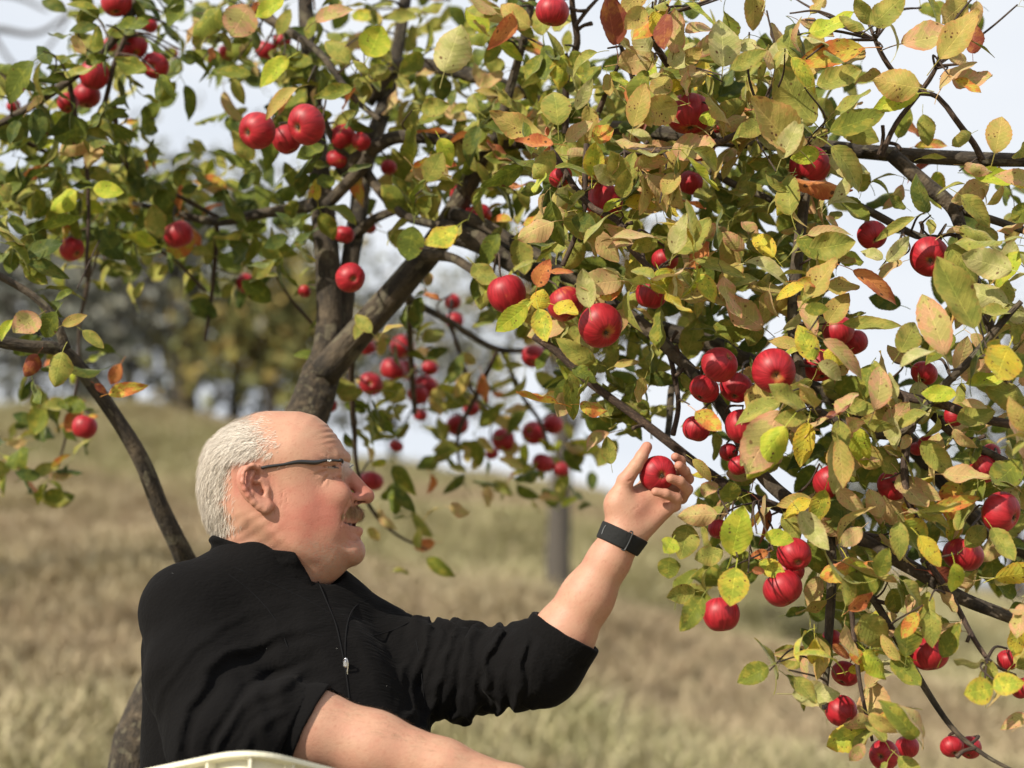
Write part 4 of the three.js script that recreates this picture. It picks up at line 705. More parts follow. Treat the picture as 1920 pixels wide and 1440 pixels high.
function skull(x, y, z) {
  const px = sightX(x), py = sightY(y), d = outlineAt(x, y);
  // half width of the head: widest above the ear, narrower at the jaw, narrow at the chin
  let w = lerp(0.0785, 0.0715, sstep(840, 930, py)); w = lerp(w, 0.064, sstep(960, 1060, py) );
  const jawY = px < 560 ? lerp(975, 1032, clamp((px - 480) / 80)) : lerp(1032, 1068, clamp((px - 560) / 70)); w -= 0.013 * sstep(jawY - 10, jawY + 34, py) * sstep(440, 500, px);
  const front = sstep(560, 680, px); w *= 1 - front * lerp(0.10, 0.36, sstep(890, 1030, py));
  w *= 1 - 0.12 * sstep(480, 380, px) * sstep(800, 1000, py);
  const R = lerp(0.082, lerp(0.062, 0.045, sstep(940, 1010, py)), front), q = Math.max(0, (R - d) / R), g = Math.sqrt(q * q + (z - HZ) * (z - HZ) / (w * w)) - 1;
  return g * Math.min(R, w) * 0.95;
}
const headForms = (() => {
  const c = (a, b, ra, rb) => cone(H(...a), H(...b), ra * U, rb * U), s = (p, r) => ball(H(...p), r * U);
  const nose = [c([648, 878, 0], [684, 924, 0], 8, 10.5), c([660, 900, 0], [687, 930, 0], 10, 11.5), s([689, 931, 0], 11.8), c([671, 937, 10], [660, 932, 15], 9, 8), c([671, 937, -10], [660, 932, -15], 9, 8)];
  const nostril = [c([667, 941, 15], [683, 943, 9], 3.6, 3.2), c([667, 941, -15], [683, 943, -9], 3.6, 3.2)];
  const brow = [c([648, 858, 8], [628, 856, 42], 7, 6), c([648, 858, -8], [628, 856, -42], 7, 6)];
  const socket = [oval(H(645, 882, 33), 13 * U, 12 * U, 20 * U), oval(H(645, 882, -33), 13 * U, 12 * U, 20 * U)];
  const eye = [s([626, 884, 33], 14.5), s([626, 884, -33], 14.5)];
  const lid = [oval(H(627, 879, 34), 15.5 * U, 11 * U, 16 * U, -0.2), oval(H(627, 892, 34), 15 * U, 7 * U, 16 * U, 0.15)];
  const cheek = [oval(H(628, 930, 44), 30 * U, 26 * U, 22 * U), oval(H(628, 930, -44), 30 * U, 26 * U, 22 * U), oval(H(612, 985, 42), 30 * U, 34 * U, 20 * U), oval(H(612, 985, -42), 30 * U, 34 * U, 20 * U)];
  const upperLip = [c([669, 964, 0], [652, 968, 22], 10, 8), c([669, 964, 0], [652, 968, -22], 10, 8)];
  const lowerLip = [c([671, 996, 0], [655, 992, 19], 8, 5), c([671, 996, 0], [655, 992, -19], 8, 5)];
  const chin = [oval(H(662, 1034, 0), 20 * U, 24 * U, 30 * U)];
  const mouth = c([682, 985, 0], [645, 981, 26], 2.0, 1.0), mouth2 = c([682, 985, 0], [645, 981, -26], 2.0, 1.0), mouthIn = oval(H(664, 984, 0), 20 * U, 2.2 * U, 18 * U, -0.05);
  const fold = [c([657, 935, 25], [645, 958, 38], 2, 3), c([645, 958, 38], [640, 985, 40], 3, 2.5), c([640, 985, 40], [640, 1010, 38], 2.2, 1.5)];
  const jowl = c([560, 1014, 50], [620, 1040, 34], 14, 11), jowl2 = c([560, 1014, -50], [620, 1040, -34], 14, 11);
  const under = oval(H(600, 1062, 0), 44 * U, 26 * U, 40 * U, 0.45);
  // ear, on the near side
  const E = (zx, zy, f) => H(440 + zx / 12, 860 + zy / 12, f);
  const e = (a, b, ra, rb) => cone(E(...a), E(...b), ra * U, rb * U);
  const rim = [[640, 420, 88], [600, 290, 94], [520, 190, 101], [400, 160, 107], [270, 215, 112], [195, 350, 116], [180, 520, 118], [225, 680, 116], [310, 830, 112], [430, 980, 107], [560, 1080, 102], [690, 1150, 98]];
  const helix = []; for (let i = 0; i < rim.length - 1; i++) helix.push(e(rim[i], rim[i + 1], [3, 3.6, 4.4, 4.8, 4.8, 4.5, 4.2, 4.2, 4.8, 6, 7.5][i], [3.6, 4.4, 4.8, 4.8, 4.5, 4.2, 4.2, 4.8, 6, 7.5, 8.5][i]));
  const ant = [e([400, 330, 103], [335, 470, 107], 5.0, 4.6), e([335, 470, 107], [315, 600, 108], 4.6, 4.2), e([315, 600, 108], [390, 760, 106], 4.2, 4.4), e([390, 760, 106], [520, 860, 102], 4.4, 5)];
  const lobe = [e([690, 1130, 97], [770, 1080, 94], 9.5, 9), e([560, 960, 98], [700, 1010, 95], 9.5, 9.5), e([780, 1060, 93], [750, 960, 89], 8.5, 6)];
  const trag = [e([730, 700, 92], [715, 860, 93], 5.5, 5), e([480, 540, 97], [600, 470, 90], 3.2, 3.4)];
  const plate = oval(E(430, 620, 95), 27 * U, 42 * U, 9 * U, 0.55, 0.25);
  const hollow = [oval(E(500, 680, 106), 13.5 * U, 15 * U, 15 * U, 0.5), oval(E(610, 760, 98), 8 * U, 6 * U, 14 * U, 0.3), e([540, 320, 106], [400, 250, 111], 3.8, 4.4), e([400, 250, 111], [285, 330, 114], 4.4, 3.8), e([285, 330, 114], [245, 520, 116], 3.8, 2.4), oval(E(480, 370, 106), 8.5 * U, 9 * U, 12 * U, 0.3)];
  const back = e([330, 500, 78], [620, 900, 76], 14, 12);
  return { nose, nostril, brow, socket, eye, lid, cheek, upperLip, lowerLip, chin, mouth, mouth2, mouthIn, fold, jowl, jowl2, under, helix, ant, lobe, trag, plate, hollow, back };
})();
const earBox = { a: H(430, 980, 40), b: H(540, 860, 130) };
let crease = null, lips = null;
function headField(x, y, z) {
  let d = skull(x, y, z); if (d > 0.06) return d - 0.01; const F = headForms, py = sightY(y), px = sightX(x);
  if (px > 540) {
    for (const f of F.cheek) d = smin(d, f(x, y, z), 24 * U);
    for (const f of F.brow) d = smin(d, f(x, y, z), 14 * U);
    for (const f of F.socket) d = smax(d, -f(x, y, z), 14 * U);
    for (const f of F.eye) d = smin(d, f(x, y, z), 3 * U);
    if (z > HZ) { for (const f of F.lid) d = smin(d, f(x, y, z), 4 * U); }
    for (const f of F.upperLip) d = smin(d, f(x, y, z), 9 * U);
    for (const f of F.lowerLip) d = smin(d, f(x, y, z), 7 * U);
    for (const f of F.chin) d = smin(d, f(x, y, z), 16 * U);
    d = smin(d, F.jowl(x, y, z), 24 * U); d = smin(d, F.jowl2(x, y, z), 24 * U); d = smin(d, F.under(x, y, z), 22 * U);
    for (const f of F.nose) d = smin(d, f(x, y, z), 9 * U);
    for (const f of F.nostril) d = smax(d, -f(x, y, z), 3 * U);
    if (crease && z > HZ) for (const [f, k] of crease) d = smax(d, -f(x, y, z), k);
    if (lips) for (const f of lips) d = smax(d, -f(x, y, z), 2.5 * U);
    d = smax(d, -F.mouth(x, y, z), 3 * U); d = smax(d, -F.mouth2(x, y, z), 3 * U); d = smax(d, -F.mouthIn(x, y, z), 3 * U);
    // forehead lines, crow's feet
    if (px > 585 && py < 850) d += 0.0007 * (fbm(x * 40, y * 40, 3, 2) - 0.1) * Math.sin((py * 0.5 + px * 0.22) + 2.2 * Math.sin(px * 0.045) + 3 * fbm(x * 30, y * 30, 1, 2)) * sstep(588, 625, px) * sstep(790, 806, py) * sstep(852, 838, py);
    if (px > 590 && px < 622 && py > 862 && py < 930) { const r = Math.hypot(px - 634, py - 884), a = Math.atan2(py - 884, 634 - px); d += 0.0007 * Math.cos(a * 13 + 0.6) * sstep(12, 18, r) * sstep(46, 24, r); }
  }
  if (px > 425 && px < 545 && py > 850 && py < 985) {
    let e = F.plate(x, y, z); e = smin(e, F.back(x, y, z), 8 * U); for (const f of F.lobe) e = smin(e, f(x, y, z), 6 * U);
    for (const f of F.helix) e = smin(e, f(x, y, z), 4 * U);
    for (const i of [0, 1, 2, 3, 4, 5]) e = smax(e, -F.hollow[i](x, y, z), 2.5 * U);
    for (const f of F.ant) e = smin(e, f(x, y, z), 4 * U); for (const f of F.trag) e = smin(e, f(x, y, z), 4 * U);
    for (const i of [0, 1, 5]) { const h = F.hollow[i](x, y, z); if (h < 0.01) d = smax(d, -(h + 3 * U), 3 * U); }
    d = smin(d, e, 5 * U);
    // creases before the ear
    const cx = px - 519 - (py - 930) * 0.12; if (py > 900 && py < 975) d += 0.0006 * Math.exp(-((cx - 4) * (cx - 4)) / 5) + 0.0005 * Math.exp(-((cx - 11) * (cx - 11)) / 6);
  }
  if (py > 955 && px < 560) d += 0.0003 * Math.sin((px * 0.5 + py * 0.9) * 0.30 + 4 * fbm(x * 30, y * 30, 0, 2)) * sstep(955, 975, py) * sstep(560, 520, px); // neck lines
  return d;
}
{ // creases of the face, laid on the surface
  const onFace = (px, py) => { for (let f = 110; f > 0; f -= 0.8) { const q = H(px, py, f); if (headField(q.x, q.y, q.z) < 0) return H(px, py, f); } return H(px, py, 0); };
  const run = (L, k) => { const P = L.map(([x, y, r]) => [onFace(x, y), r]), o = []; for (let i = 0; i < P.length - 1; i++) o.push([cone(P[i][0], P[i + 1][0], P[i][1] * U, P[i + 1][1] * U), k * U]); return o; };
  const mouthLine = run([[645, 979, 0.8], [652, 981.5, 1.3], [660, 983.5, 1.7], [668, 985, 2.1], [676, 986, 2.2]], 2);
  crease = [...run([[657, 934, 0.8], [650, 950, 1.6], [644, 966, 1.8], [640, 982, 1.0]], 4), ...run([[656, 925, 1.0], [659, 938, 1.6], [668, 942, 1.2]], 3), ...run([[677, 1011, 0.8], [664, 1014, 1.2], [652, 1012, 0.4]], 4),
    ...run([[606, 874, 0.6], [622, 873, 1.5], [642, 875, 1.2]], 2.5), ...run([[608, 893, 0.6], [624, 897, 1.2], [644, 898, 0.8]], 3), ...run([[616, 886, 0.6], [606, 892, 0.8], [594, 902, 0.3]], 1.6), ...run([[617, 890, 0.6], [609, 899, 0.8], [602, 912, 0.3]], 1.6), ...run([[615, 882, 0.5], [603, 884, 0.7], [590, 890, 0.3]], 1.6),
    ...run([[524, 905, 0.2], [530, 925, 0.5], [528, 950, 0.3]], 1.4), ...run([[533, 915, 0.2], [538, 935, 0.4], [536, 956, 0.2]], 1.2), ...run([[455, 985, 0.2], [480, 968, 0.4], [506, 972, 0.2]], 1.2)];
  lips = mouthLine.map((q) => q[0]);
}
const SK = [0.45, 0.235, 0.160];
function skinTone(x, y, z, extra) {
  const n = fbm(x * 60, y * 60, z * 60, 3), f = fbm(x * 420 + 3, y * 420, z * 420, 2), fine = hash3(Math.floor(x * 700), Math.floor(y * 700), Math.floor(z * 700));
  let red = extra + (n - 0.5) * 0.95, c = [SK[0] * (1 - 0.05 * red), SK[1] * (1 - 0.34 * clamp(red, -0.4, 1)), SK[2] * (1 - 0.30 * clamp(red, -0.4, 1))];
  const fr = sstep(0.66, 0.78, f) * 0.2 + (fine > 0.95 ? 0.07 : 0); c = c.map((q, i) => q * (1 - fr * [0.5, 0.8, 0.9][i]) * (0.97 + 0.06 * fine)); return c;
}
const hairLine = (py) => py < 800 ? lerp(500, 516, (py - 765) / 35) : py < 862 ? lerp(516, 530, (py - 800) / 62) : py < 900 ? lerp(536, 520, (py - 862) / 38) : 0;
function hairMask(px, py, z) {
  const inEar = Math.abs(px - 487) < 40 && py > 870 && py < 975 && z > 0.066; if (inEar && px > 448 + (py > 930 ? (py - 930) * 0.9 : 0)) return 0;
  if (py > 1006) return 0; const jag = (vnoise(px * 0.11, py * 0.11, 2) - 0.5) * 26 + 10, lim = (py < 872 ? hairLine(py) : py < 900 ? (px > 512 ? 538 : 468) : py < 940 ? lerp(462, 446, (py - 900) / 40) : lerp(446, 452, (py - 940) / 60)) + jag;
  if (px > lim) return 0; let w = Math.pow(sstep(lim, lim - 74, px), 1.3) * 0.97 + 0.03; if (py < 830 && px > 420) w *= lerp(0.22, 0.9, sstep(785, 845, py + (480 - px) * 0.35)); if (py > 872 && px > 500) w *= 0.12; return w;
}
function headColour(x, y, z) {
  const px = sightX(x), py = sightY(y), q = (cx, cy, r) => Math.exp(-((px - cx) ** 2 + (py - cy) ** 2) / (r * r));
  const blot = fbm(x * 45 + 9, y * 45, z * 45, 4);
  let red = (1.05 * q(622, 962, 44) + 0.85 * q(690, 925, 24) + 0.4 * q(660, 905, 24) + 0.75 * q(480, 915, 42) + 0.55 * q(560, 985, 40) + 0.3 * q(668, 1020, 30)) * (0.55 + 0.9 * blot) - 0.15 * q(560, 830, 70);
  let c = skinTone(x, y, z, red); const hm = hairMask(px, py, z - HZ); if (hm > 0) c = c.map((v, i) => lerp(v, [0.42, 0.29, 0.22][i], clamp(hm) * 0.7));
  const st = sstep(1000, 1030, py) * (px > 545 ? 1 : 0) * sstep(545, 600, px), sh = hash3(Math.floor(x * 900), Math.floor(y * 900), Math.floor(z * 900));
  if (st > 0 && sh > 0.6) c = c.map((v, i) => lerp(v, [0.36, 0.28, 0.22][i], st * 0.4)); // stubble
  const F = headForms, m = Math.min(F.mouth(x, y, z), F.mouthIn(x, y, z)); if (m < 1.6 * U && px > 640) c = m < 0.4 * U ? [0.06, 0.022, 0.02] : [0.30, 0.11, 0.09];
  for (const f of lips) { const q = f(x, y, z); if (q < 0.9 * U) c = q < 0.35 * U ? [0.05, 0.02, 0.018] : [0.26, 0.10, 0.085]; }
  for (const f of F.lowerLip) if (f(x, y, z) < 1.2 * U && py > 986 && py < 1000) c = c.map((v, i) => lerp(v, [0.36, 0.14, 0.12][i], 0.6));
  for (const f of F.nostril) if (f(x, y, z) < 0.6 * U) c = [0.10, 0.03, 0.025];
  const ex = (px - 631) / 10, ey = (py - 884 - 1.5 * ex * ex) / 2.6; if (ex * ex + ey * ey < 1 && Math.abs(z - HZ) > 0.015 && Math.abs(z - HZ) < 0.055) c = ey < -0.3 ? [0.07, 0.05, 0.04] : ex > 0.05 ? [0.06, 0.065, 0.07] : [0.34, 0.27, 0.23];
  return c;
}
const skinBump = dataTex(256, 256, (u, v) => clamp(0.5 + (pn(u, v, 64, 3) - 0.5) * 0.7 + (pn(u, v, 128, 4) - 0.5) * 0.5), false); skinBump.repeat.set(14, 14);
const skinMat = new THREE.MeshPhysicalMaterial({ vertexColors: true, roughness: 0.52, bumpMap: skinBump, bumpScale: 0.00022, specularIntensity: 0.7, sheen: 0.15, sheenRoughness: 0.5, sheenColor: new THREE.Color().setRGB(0.9, 0.6, 0.5) });
const lo = (a, b, za, zb) => [new THREE.Vector3(Math.min(a.x, b.x), Math.min(a.y, b.y), za), new THREE.Vector3(Math.max(a.x, b.x), Math.max(a.y, b.y), zb)];
const [h0, h1] = lo(H(345, 1175), H(720, 752), HZ - 0.095, HZ + 0.10);
const headGeo = polygonise(headField, h0, h1, 0.0021, headColour);

// --- reaching arm and hand ---
const DA = 2.42, A = (px, py, f = 0) => W(px, py, DA - M(f, DA)), V = M(1, DA);
const fingers = {}; // chains of [px, py, nearer, radius]
fingers.thumb = [[1158, 948, 6, 20], [1172, 902, 14, 15.5], [1192, 874, 20, 12.5], [1203, 856, 17, 11.5], [1213, 838, 12, 10]];
fingers.index = [[1212, 905, -34, 12], [1248, 895, -46, 10.5], [1278, 878, -36, 10], [1276, 864, -22, 9.3], [1266, 857, -10, 8.3]];
fingers.middle = [[1226, 920, -28, 12], [1268, 915, -38, 11], [1290, 898, -22, 10.6], [1284, 884, -2, 9.8], [1273, 873, 12, 8.8]];
fingers.ring = [[1240, 938, -18, 12], [1278, 934, -14, 10.8], [1289, 918, 4, 10.2], [1275, 903, 22, 9.6], [1257, 897, 31, 8.6]];
fingers.pinky = [[1246, 957, -4, 12], [1266, 948, 4, 10.5], [1268, 934, 16, 9.8], [1248, 926, 30, 9.0], [1229, 922, 35, 8.0]];
const handForms = [], tips = [];
for (const k in fingers) { const L = fingers[k]; const chain = []; for (let i = 0; i < L.length - 1; i++) chain.push(cone(A(...L[i].slice(0, 3)), A(...L[i + 1].slice(0, 3)), L[i][3] * V, L[i + 1][3] * V)); handForms.push([k, chain]); tips.push([k, L[L.length - 1]]); }
const palm = [cone(A(1168, 1004, 0), A(1182, 960, -6), 33 * V, 35 * V), cone(A(1182, 960, -8), A(1226, 935, -16), 36 * V, 24 * V), cone(A(1165, 985, 4), A(1160, 945, 8), 26 * V, 27 * V), cone(A(1198, 995, 2), A(1242, 958, -4), 24 * V, 17 * V), cone(A(1182, 950, -16), A(1212, 915, -28), 26 * V, 18 * V)];
const farm = [cone(A(1166, 1008, 0), A(1142, 1050, -4), 35 * V, 38 * V), cone(A(1142, 1050, -4), A(1102, 1118, -12), 38 * V, 48 * V), cone(A(1102, 1118, -12), A(1056, 1192, -24), 48 * V, 57 * V), cone(A(1056, 1192, -24), A(1018, 1240, -40), 57 * V, 54 * V)];
const creases = [cone(A(1178, 966, 40), A(1198, 948, 32), 1.6 * V, 1.6 * V), cone(A(1198, 948, 32), A(1210, 922, 20), 1.6 * V, 1.5 * V), cone(A(1178, 966, 40), A(1168, 980, 38), 1.4 * V, 0.8 * V), cone(A(1178, 902, 30), A(1194, 897, 26), 1.2 * V, 1 * V), cone(A(1240, 946, 18), A(1252, 972, 14), 1.2 * V, 1 * V)];
function armField(x, y, z) {
  let d = 1e9; for (const f of farm) d = smin(d, f(x, y, z), 18 * V);
  let p = 1e9; for (const f of palm) p = smin(p, f(x, y, z), 16 * V); d = smin(d, p, 20 * V);
  if (d > 0.07) return d - 0.03;
  let all = 1e9; for (const [k, ch] of handForms) { let q = 1e9; for (const f of ch) q = smin(q, f(x, y, z), 4 * V); d = k === 'thumb' ? smin(d, q, 15 * V) : d; all = k === 'thumb' ? all : Math.min(all, q); }
  d = smin(d, all, 7 * V);
  for (const f of creases) d = smax(d, -f(x, y, z), 3 * V);
  return d;
}
function armColour(x, y, z) {
  const b = fbm(x * 40, y * 40, z * 40, 3); let red = -0.05 + (b - 0.5) * 0.5, c;
  let tipd = 1e9; for (const [k, t] of tips) { const p = A(t[0], t[1], t[2]); tipd = Math.min(tipd, Math.hypot(x - p.x, y - p.y, z - p.z)); }
  red += 0.35 * sstep(0.022, 0.006, tipd); if (y > A(1180, 980).y) red += 0.10; c = skinTone(x, y, z, red);
  for (const f of creases) if (f(x, y, z) < 0.8 * V) c = c.map((v, i) => v * [0.86, 0.74, 0.7][i]);
  return c;
}
const [a0, a1] = lo(A(940, 1310), A(1312, 815), -DA - 0.12, -DA + 0.075);
const armGeo = polygonise(armField, a0, a1, 0.0021, armColour);
// nails: thin curved plates on the far sides are hidden; the thumb and the ring and little finger show their edges
// --- near forearm and hand (the hand is below the picture) ---
const DN = 2.33, N = (px, py, f = 0) => W(px, py, DN - M(f, DN)), Q = M(1, DN);
const nearForms = [cone(N(540, 1366, -4), N(590, 1366, 0), 62 * Q, 67 * Q), cone(N(590, 1366, 0), N(700, 1402, 6), 67 * Q, 64 * Q), cone(N(700, 1402, 6), N(830, 1440, 14), 64 * Q, 50 * Q), cone(N(830, 1440, 14), N(960, 1482, 20), 50 * Q, 41 * Q), cone(N(960, 1482, 20), N(1030, 1510, 24), 42 * Q, 36 * Q)];
const nearFingers = [[[1030, 1505, 40], [1080, 1530, 60], [1085, 1580, 60]], [[1045, 1512, 24], [1110, 1540, 30], [1112, 1592, 30]], [[1045, 1515, 8], [1108, 1545, 8], [1108, 1596, 8]], [[1035, 1520, -6], [1090, 1552, -10], [1090, 1596, -10]], [[990, 1495, 44], [1010, 1530, 70], [1040, 1560, 80]]];
function nearField(x, y, z) { let d = 1e9; for (const f of nearForms) d = smin(d, f(x, y, z), 22 * Q); let all = 1e9; for (const L of nearFingers) { const q = smin(nf(L, 0)(x, y, z), nf(L, 1)(x, y, z), 4 * Q); all = Math.min(all, q); } return smin(d, all, 8 * Q); }
const nfc = new Map(); function nf(L, i) { const k = L; if (!nfc.has(k)) nfc.set(k, [cone(N(...L[0]), N(...L[1]), 13 * Q, 11 * Q), cone(N(...L[1]), N(...L[2]), 11 * Q, 9 * Q)]); return nfc.get(k)[i]; }
const [n0, n1] = lo(N(480, 1640), N(1150, 1280), -DN - 0.08, -DN + 0.10);
const nearGeo = polygonise(nearField, n0, n1, 0.0032, (x, y, z) => skinTone(x, y, z, -0.12));

// --- clothes ---
const yawT = 0.86; // how far the chest is turned
const fleece = (() => {
  const c = (a, b, ra, rb) => cone(H(...a), H(...b), ra * U, rb * U);
  const torso = oval(H(525, 1560, -20), 0.235, 0.37, 0.165, 0.0, -0.72), belly = oval(H(610, 1520, 0), 0.17, 0.26, 0.15, 0, -0.72);
  const yoke = [c([356, 1140, 95], [470, 1092, 30], 74, 73), c([470, 1090, 20], [600, 1150, -60], 76, 74), c([600, 1150, -60], [690, 1205, -110], 80, 82), c([400, 1146, 92], [520, 1190, 62], 70, 66), c([430, 1230, 100], [560, 1260, 70], 70, 64)];
  const upper = [c([352, 1148, 105], [366, 1262, 160], 84, 86), c([366, 1262, 160], [405, 1385, 205], 86, 80)];
  const fore = [c([405, 1385, 205], [480, 1380, 214], 80, 80), c([480, 1380, 214], [590, 1368, 216], 80, 76)];
  const back = c([360, 1220, 20], [372, 1500, 0], 92, 100);
  const far = [c([690, 1215, -110], [850, 1262, -40], 82, 76), c([850, 1262, -40], [1010, 1246, 58], 76, 72)], farFore = [c([1010, 1246, 58], [1072, 1180, 80], 70, 66)];
  return { torso, belly, yoke, upper, fore, back, far, farFore };
})();
const cuffN = { p: N(570, 1356, 0), n: N(700, 1402, 6).sub(N(560, 1340, 0)).setComponent(1, -0.03).normalize() };
cuffN.n = new THREE.Vector3(0.90, -0.43, 0.05).normalize();
const cuffF = { p: A(1058, 1193, -20), n: A(1160, 1010, 0).sub(A(1050, 1198, -20)).normalize() };
const ridgeN = (t) => { t -= Math.floor(t); return Math.pow(0.5 - 0.5 * Math.cos(t * 6.28318), 1.25); };
function folds(x, y, z) {
  const px = sightX(x), py = sightY(y); let f = 0;
  const nz = fbm(x * 14, y * 14, z * 14, 3);
  // near sleeve: folds gathered towards the crook of the elbow
  if (px < 640 && z > HZ - 0.03) { const r = Math.hypot(px - 620, py - 1392) + (nz - 0.5) * 46, a = Math.atan2(1392 - py, 620 - px); f += (0.0075 * ridgeN(r / 43) + 0.003 * ridgeN(r / 25 + 0.3)) * sstep(84, 130, r) * sstep(300, 225, r) * sstep(-0.12, 0.1, a) * sstep(1.75, 1.2, a) * sstep(-0.02, 0.07, z - HZ); }
  if (px < 0) { const r = Math.hypot(px - 690, (py - 1215) * 1.0), a = Math.atan2(py - 1215, 690 - px); f += 0.0075 * ridgeN(a * 4.6 + nz * 0.9) * sstep(60, 130, r) * sstep(400, 240, r) * sstep(-0.1, 0.15, a) * sstep(1.5, 1.1, a); }
  // far sleeve: cross folds
  if (px > 730) f += (0.011 * ridgeN(px * 0.019 + (py - 1260) * 0.003 + nz * 2.6 + 0.5 * Math.sin(px * 0.013)) * (0.35 + 0.9 * fbm(x * 9, y * 9, 3, 2)) + 0.004 * ridgeN(px * 0.043 + nz * 3 + (py - 1200) * 0.010)) * sstep(730, 800, px) * sstep(1050, 1000, px + (py - 1190) * 0.3);
  // chest: long soft folds
  f += 0.006 * ridgeN((px - py * 0.42) * 0.016 + nz * 1.2) * sstep(480, 560, px) * sstep(800, 760, px) * sstep(1130, 1180, py);
  f += (nz - 0.5) * 0.012;
  return f;
}
const collarTop = { p: H(406, 1004), n: new THREE.Vector3(0.16, 1, -0.02).normalize() };
const neckC = [cone(H(498, 1010, 0), H(505, 1140, 0), 95 * U, 100 * U)];
function collarField(x, y, z) { // stand-up collar round the neck, cut by its top edge and by the opening in front
  const py = sightY(y), px = sightX(x), low = sstep(1040, 1180, py);
  const a = (104 + 14 * low) * U, b = (84 + 14 * low) * U, X = (px - 507 - 6 * low) * hxs, Z = z - HZ, wav = (fbm(x * 22, y * 60, z * 22, 2) - 0.5) * 0.010 + 0.0022 * Math.sin((py - 1003) * 0.22) * sstep(480, 420, px);
  let d = Math.abs((Math.hypot(X / a, Z / b) - 1) * Math.min(a, b) - wav) - 0.0045;
  const top = 1003 + (px - 406) * 0.20 + 6 * Math.sin((px - 406) * 0.02); d = smax(d, (y - hy0 - top * hys), 4 * U);   // below the top edge
  d = smax(d, (H(0, 1190).y - y), 6 * U);
  // opening: in front of the line from (566,1037) to (640,1180), on the near side; wider on the far side
  const openX = z > HZ ? 566 + (py - 1037) * 0.56 : 640 + (py - 1085) * 0.7; d = smax(d, (px - openX) * hxs, 3 * U);
  return d;
}
function fleeceField(x, y, z) {
  const F = fleece; let d = F.torso(x, y, z); d = smin(d, F.belly(x, y, z), 60 * U); d = smin(d, F.back(x, y, z), 60 * U);
  for (const f of F.yoke) d = smin(d, f(x, y, z), 64 * U);
  const cn = (x - cuffN.p.x) * cuffN.n.x + (y - cuffN.p.y) * cuffN.n.y + (z - cuffN.p.z) * cuffN.n.z, pyy = sightY(y);
  const cf = (x - cuffF.p.x) * cuffF.n.x + (y - cuffF.p.y) * cuffF.n.y + (z - cuffF.p.z) * cuffF.n.z;
  let u = 1e9; for (const f of F.upper) u = smin(u, f(x, y, z), 30 * U); for (const f of F.fore) u = smin(u, f(x, y, z), 30 * U); const fd = folds(x, y, z); u -= fd * sstep(-0.004, -0.04, cn); u = smax(u, cn + 0.006, 5 * U); d -= fd * 0.6; d = smin(d, u, 34 * U);
  let a = 1e9; for (const f of F.far) a = smin(a, f(x, y, z), 36 * U); for (const f of F.farFore) a = smin(a, f(x, y, z), 40 * U); a -= fd * sstep(-0.005, -0.05, cf); a = smax(a, cf + 0.006, 5 * U); d = smin(d, a, 34 * U);
  if (d > 0.08) return d;
  // hollow sleeve ends so that the arm comes out of an opening
  if (cn > -0.04 && z > HZ + 0.05 && pyy > 1250) d = smax(d, -(nearField(x, y, z) - 0.0035), 2 * U);
  if (cf > -0.05) d = smax(d, -(armField(x, y, z) - 0.004), 2 * U);
  d = smax(d, -(skull(x, y, z) - 0.006), 6 * U);   // neck hole
  d = smax(d, 0.93 - y + standing.y, 0.01);
  return d;
}

function cuffBand(c, Y, hw, field, off, n = 84) { // a hemmed band of cloth round an arm
  const X = new THREE.Vector3(0, 0, 1).cross(Y).normalize(), Z = X.clone().cross(Y).normalize(), pos = [], idx = [], uv = [];
  const prof = [[off * 0.2, 1], [off * 0.55, 1.03], [off * 0.9, 0.98], [off, 0.86], [off * 0.93, 0.78], [off, 0.7], [off * 1.05, 0], [off * 1.1, -1]];
  for (let i = 0; i <= n; i++) { const a = i / n * 6.28318, wob = 1 + 0.10 * (fbm(Math.cos(a) * 2 + 5, Math.sin(a) * 2, hw * 90, 2) - 0.5); prof.forEach(([o, h], j) => { const q0 = c.clone().addScaledVector(Y, h * hw + 0.003 * (fbm(Math.cos(a) * 1.5, Math.sin(a) * 1.5 + 8, 1, 2) - 0.5)); let rad = 0.03; for (let r = 0.09; r > 0.02; r -= 0.0005) { const w = q0.clone().addScaledVector(X, Math.cos(a) * r).addScaledVector(Z, Math.sin(a) * r); if (field(w.x, w.y, w.z) < 0.0005) { rad = r; break; } } q0.addScaledVector(X, Math.cos(a) * (rad + o * wob)).addScaledVector(Z, Math.sin(a) * (rad + o * wob)); pos.push(q0.x, q0.y, q0.z); uv.push(a * 0.06, h * hw); }); }
  const m = prof.length; for (let i = 0; i < n; i++) for (let j = 0; j < m - 1; j++) { const a = i * m + j, b = a + m; idx.push(a, a + 1, b, b, a + 1, b + 1); }
  const g = new THREE.BufferGeometry(); g.setAttribute('position', new THREE.Float32BufferAttribute(pos, 3)); g.setAttribute('uv', new THREE.Float32BufferAttribute(uv, 2)); g.setIndex(idx); g.computeVertexNormals(); return g;
}
const fleeceBump = dataTex(256, 256, (u, v) => clamp(pfbm(u, v, 32, 5, 3)), false); fleeceBump.repeat.set(9, 9);
const fleeceMat = new THREE.MeshPhysicalMaterial({ color: new THREE.Color().setRGB(0.0052, 0.0048, 0.0050), roughness: 1, specularIntensity: 0.25, sheen: 0.35, sheenRoughness: 0.6, sheenColor: new THREE.Color().setRGB(0.09, 0.085, 0.088), bumpMap: fleeceBump, bumpScale: 0.0009, side: THREE.DoubleSide });
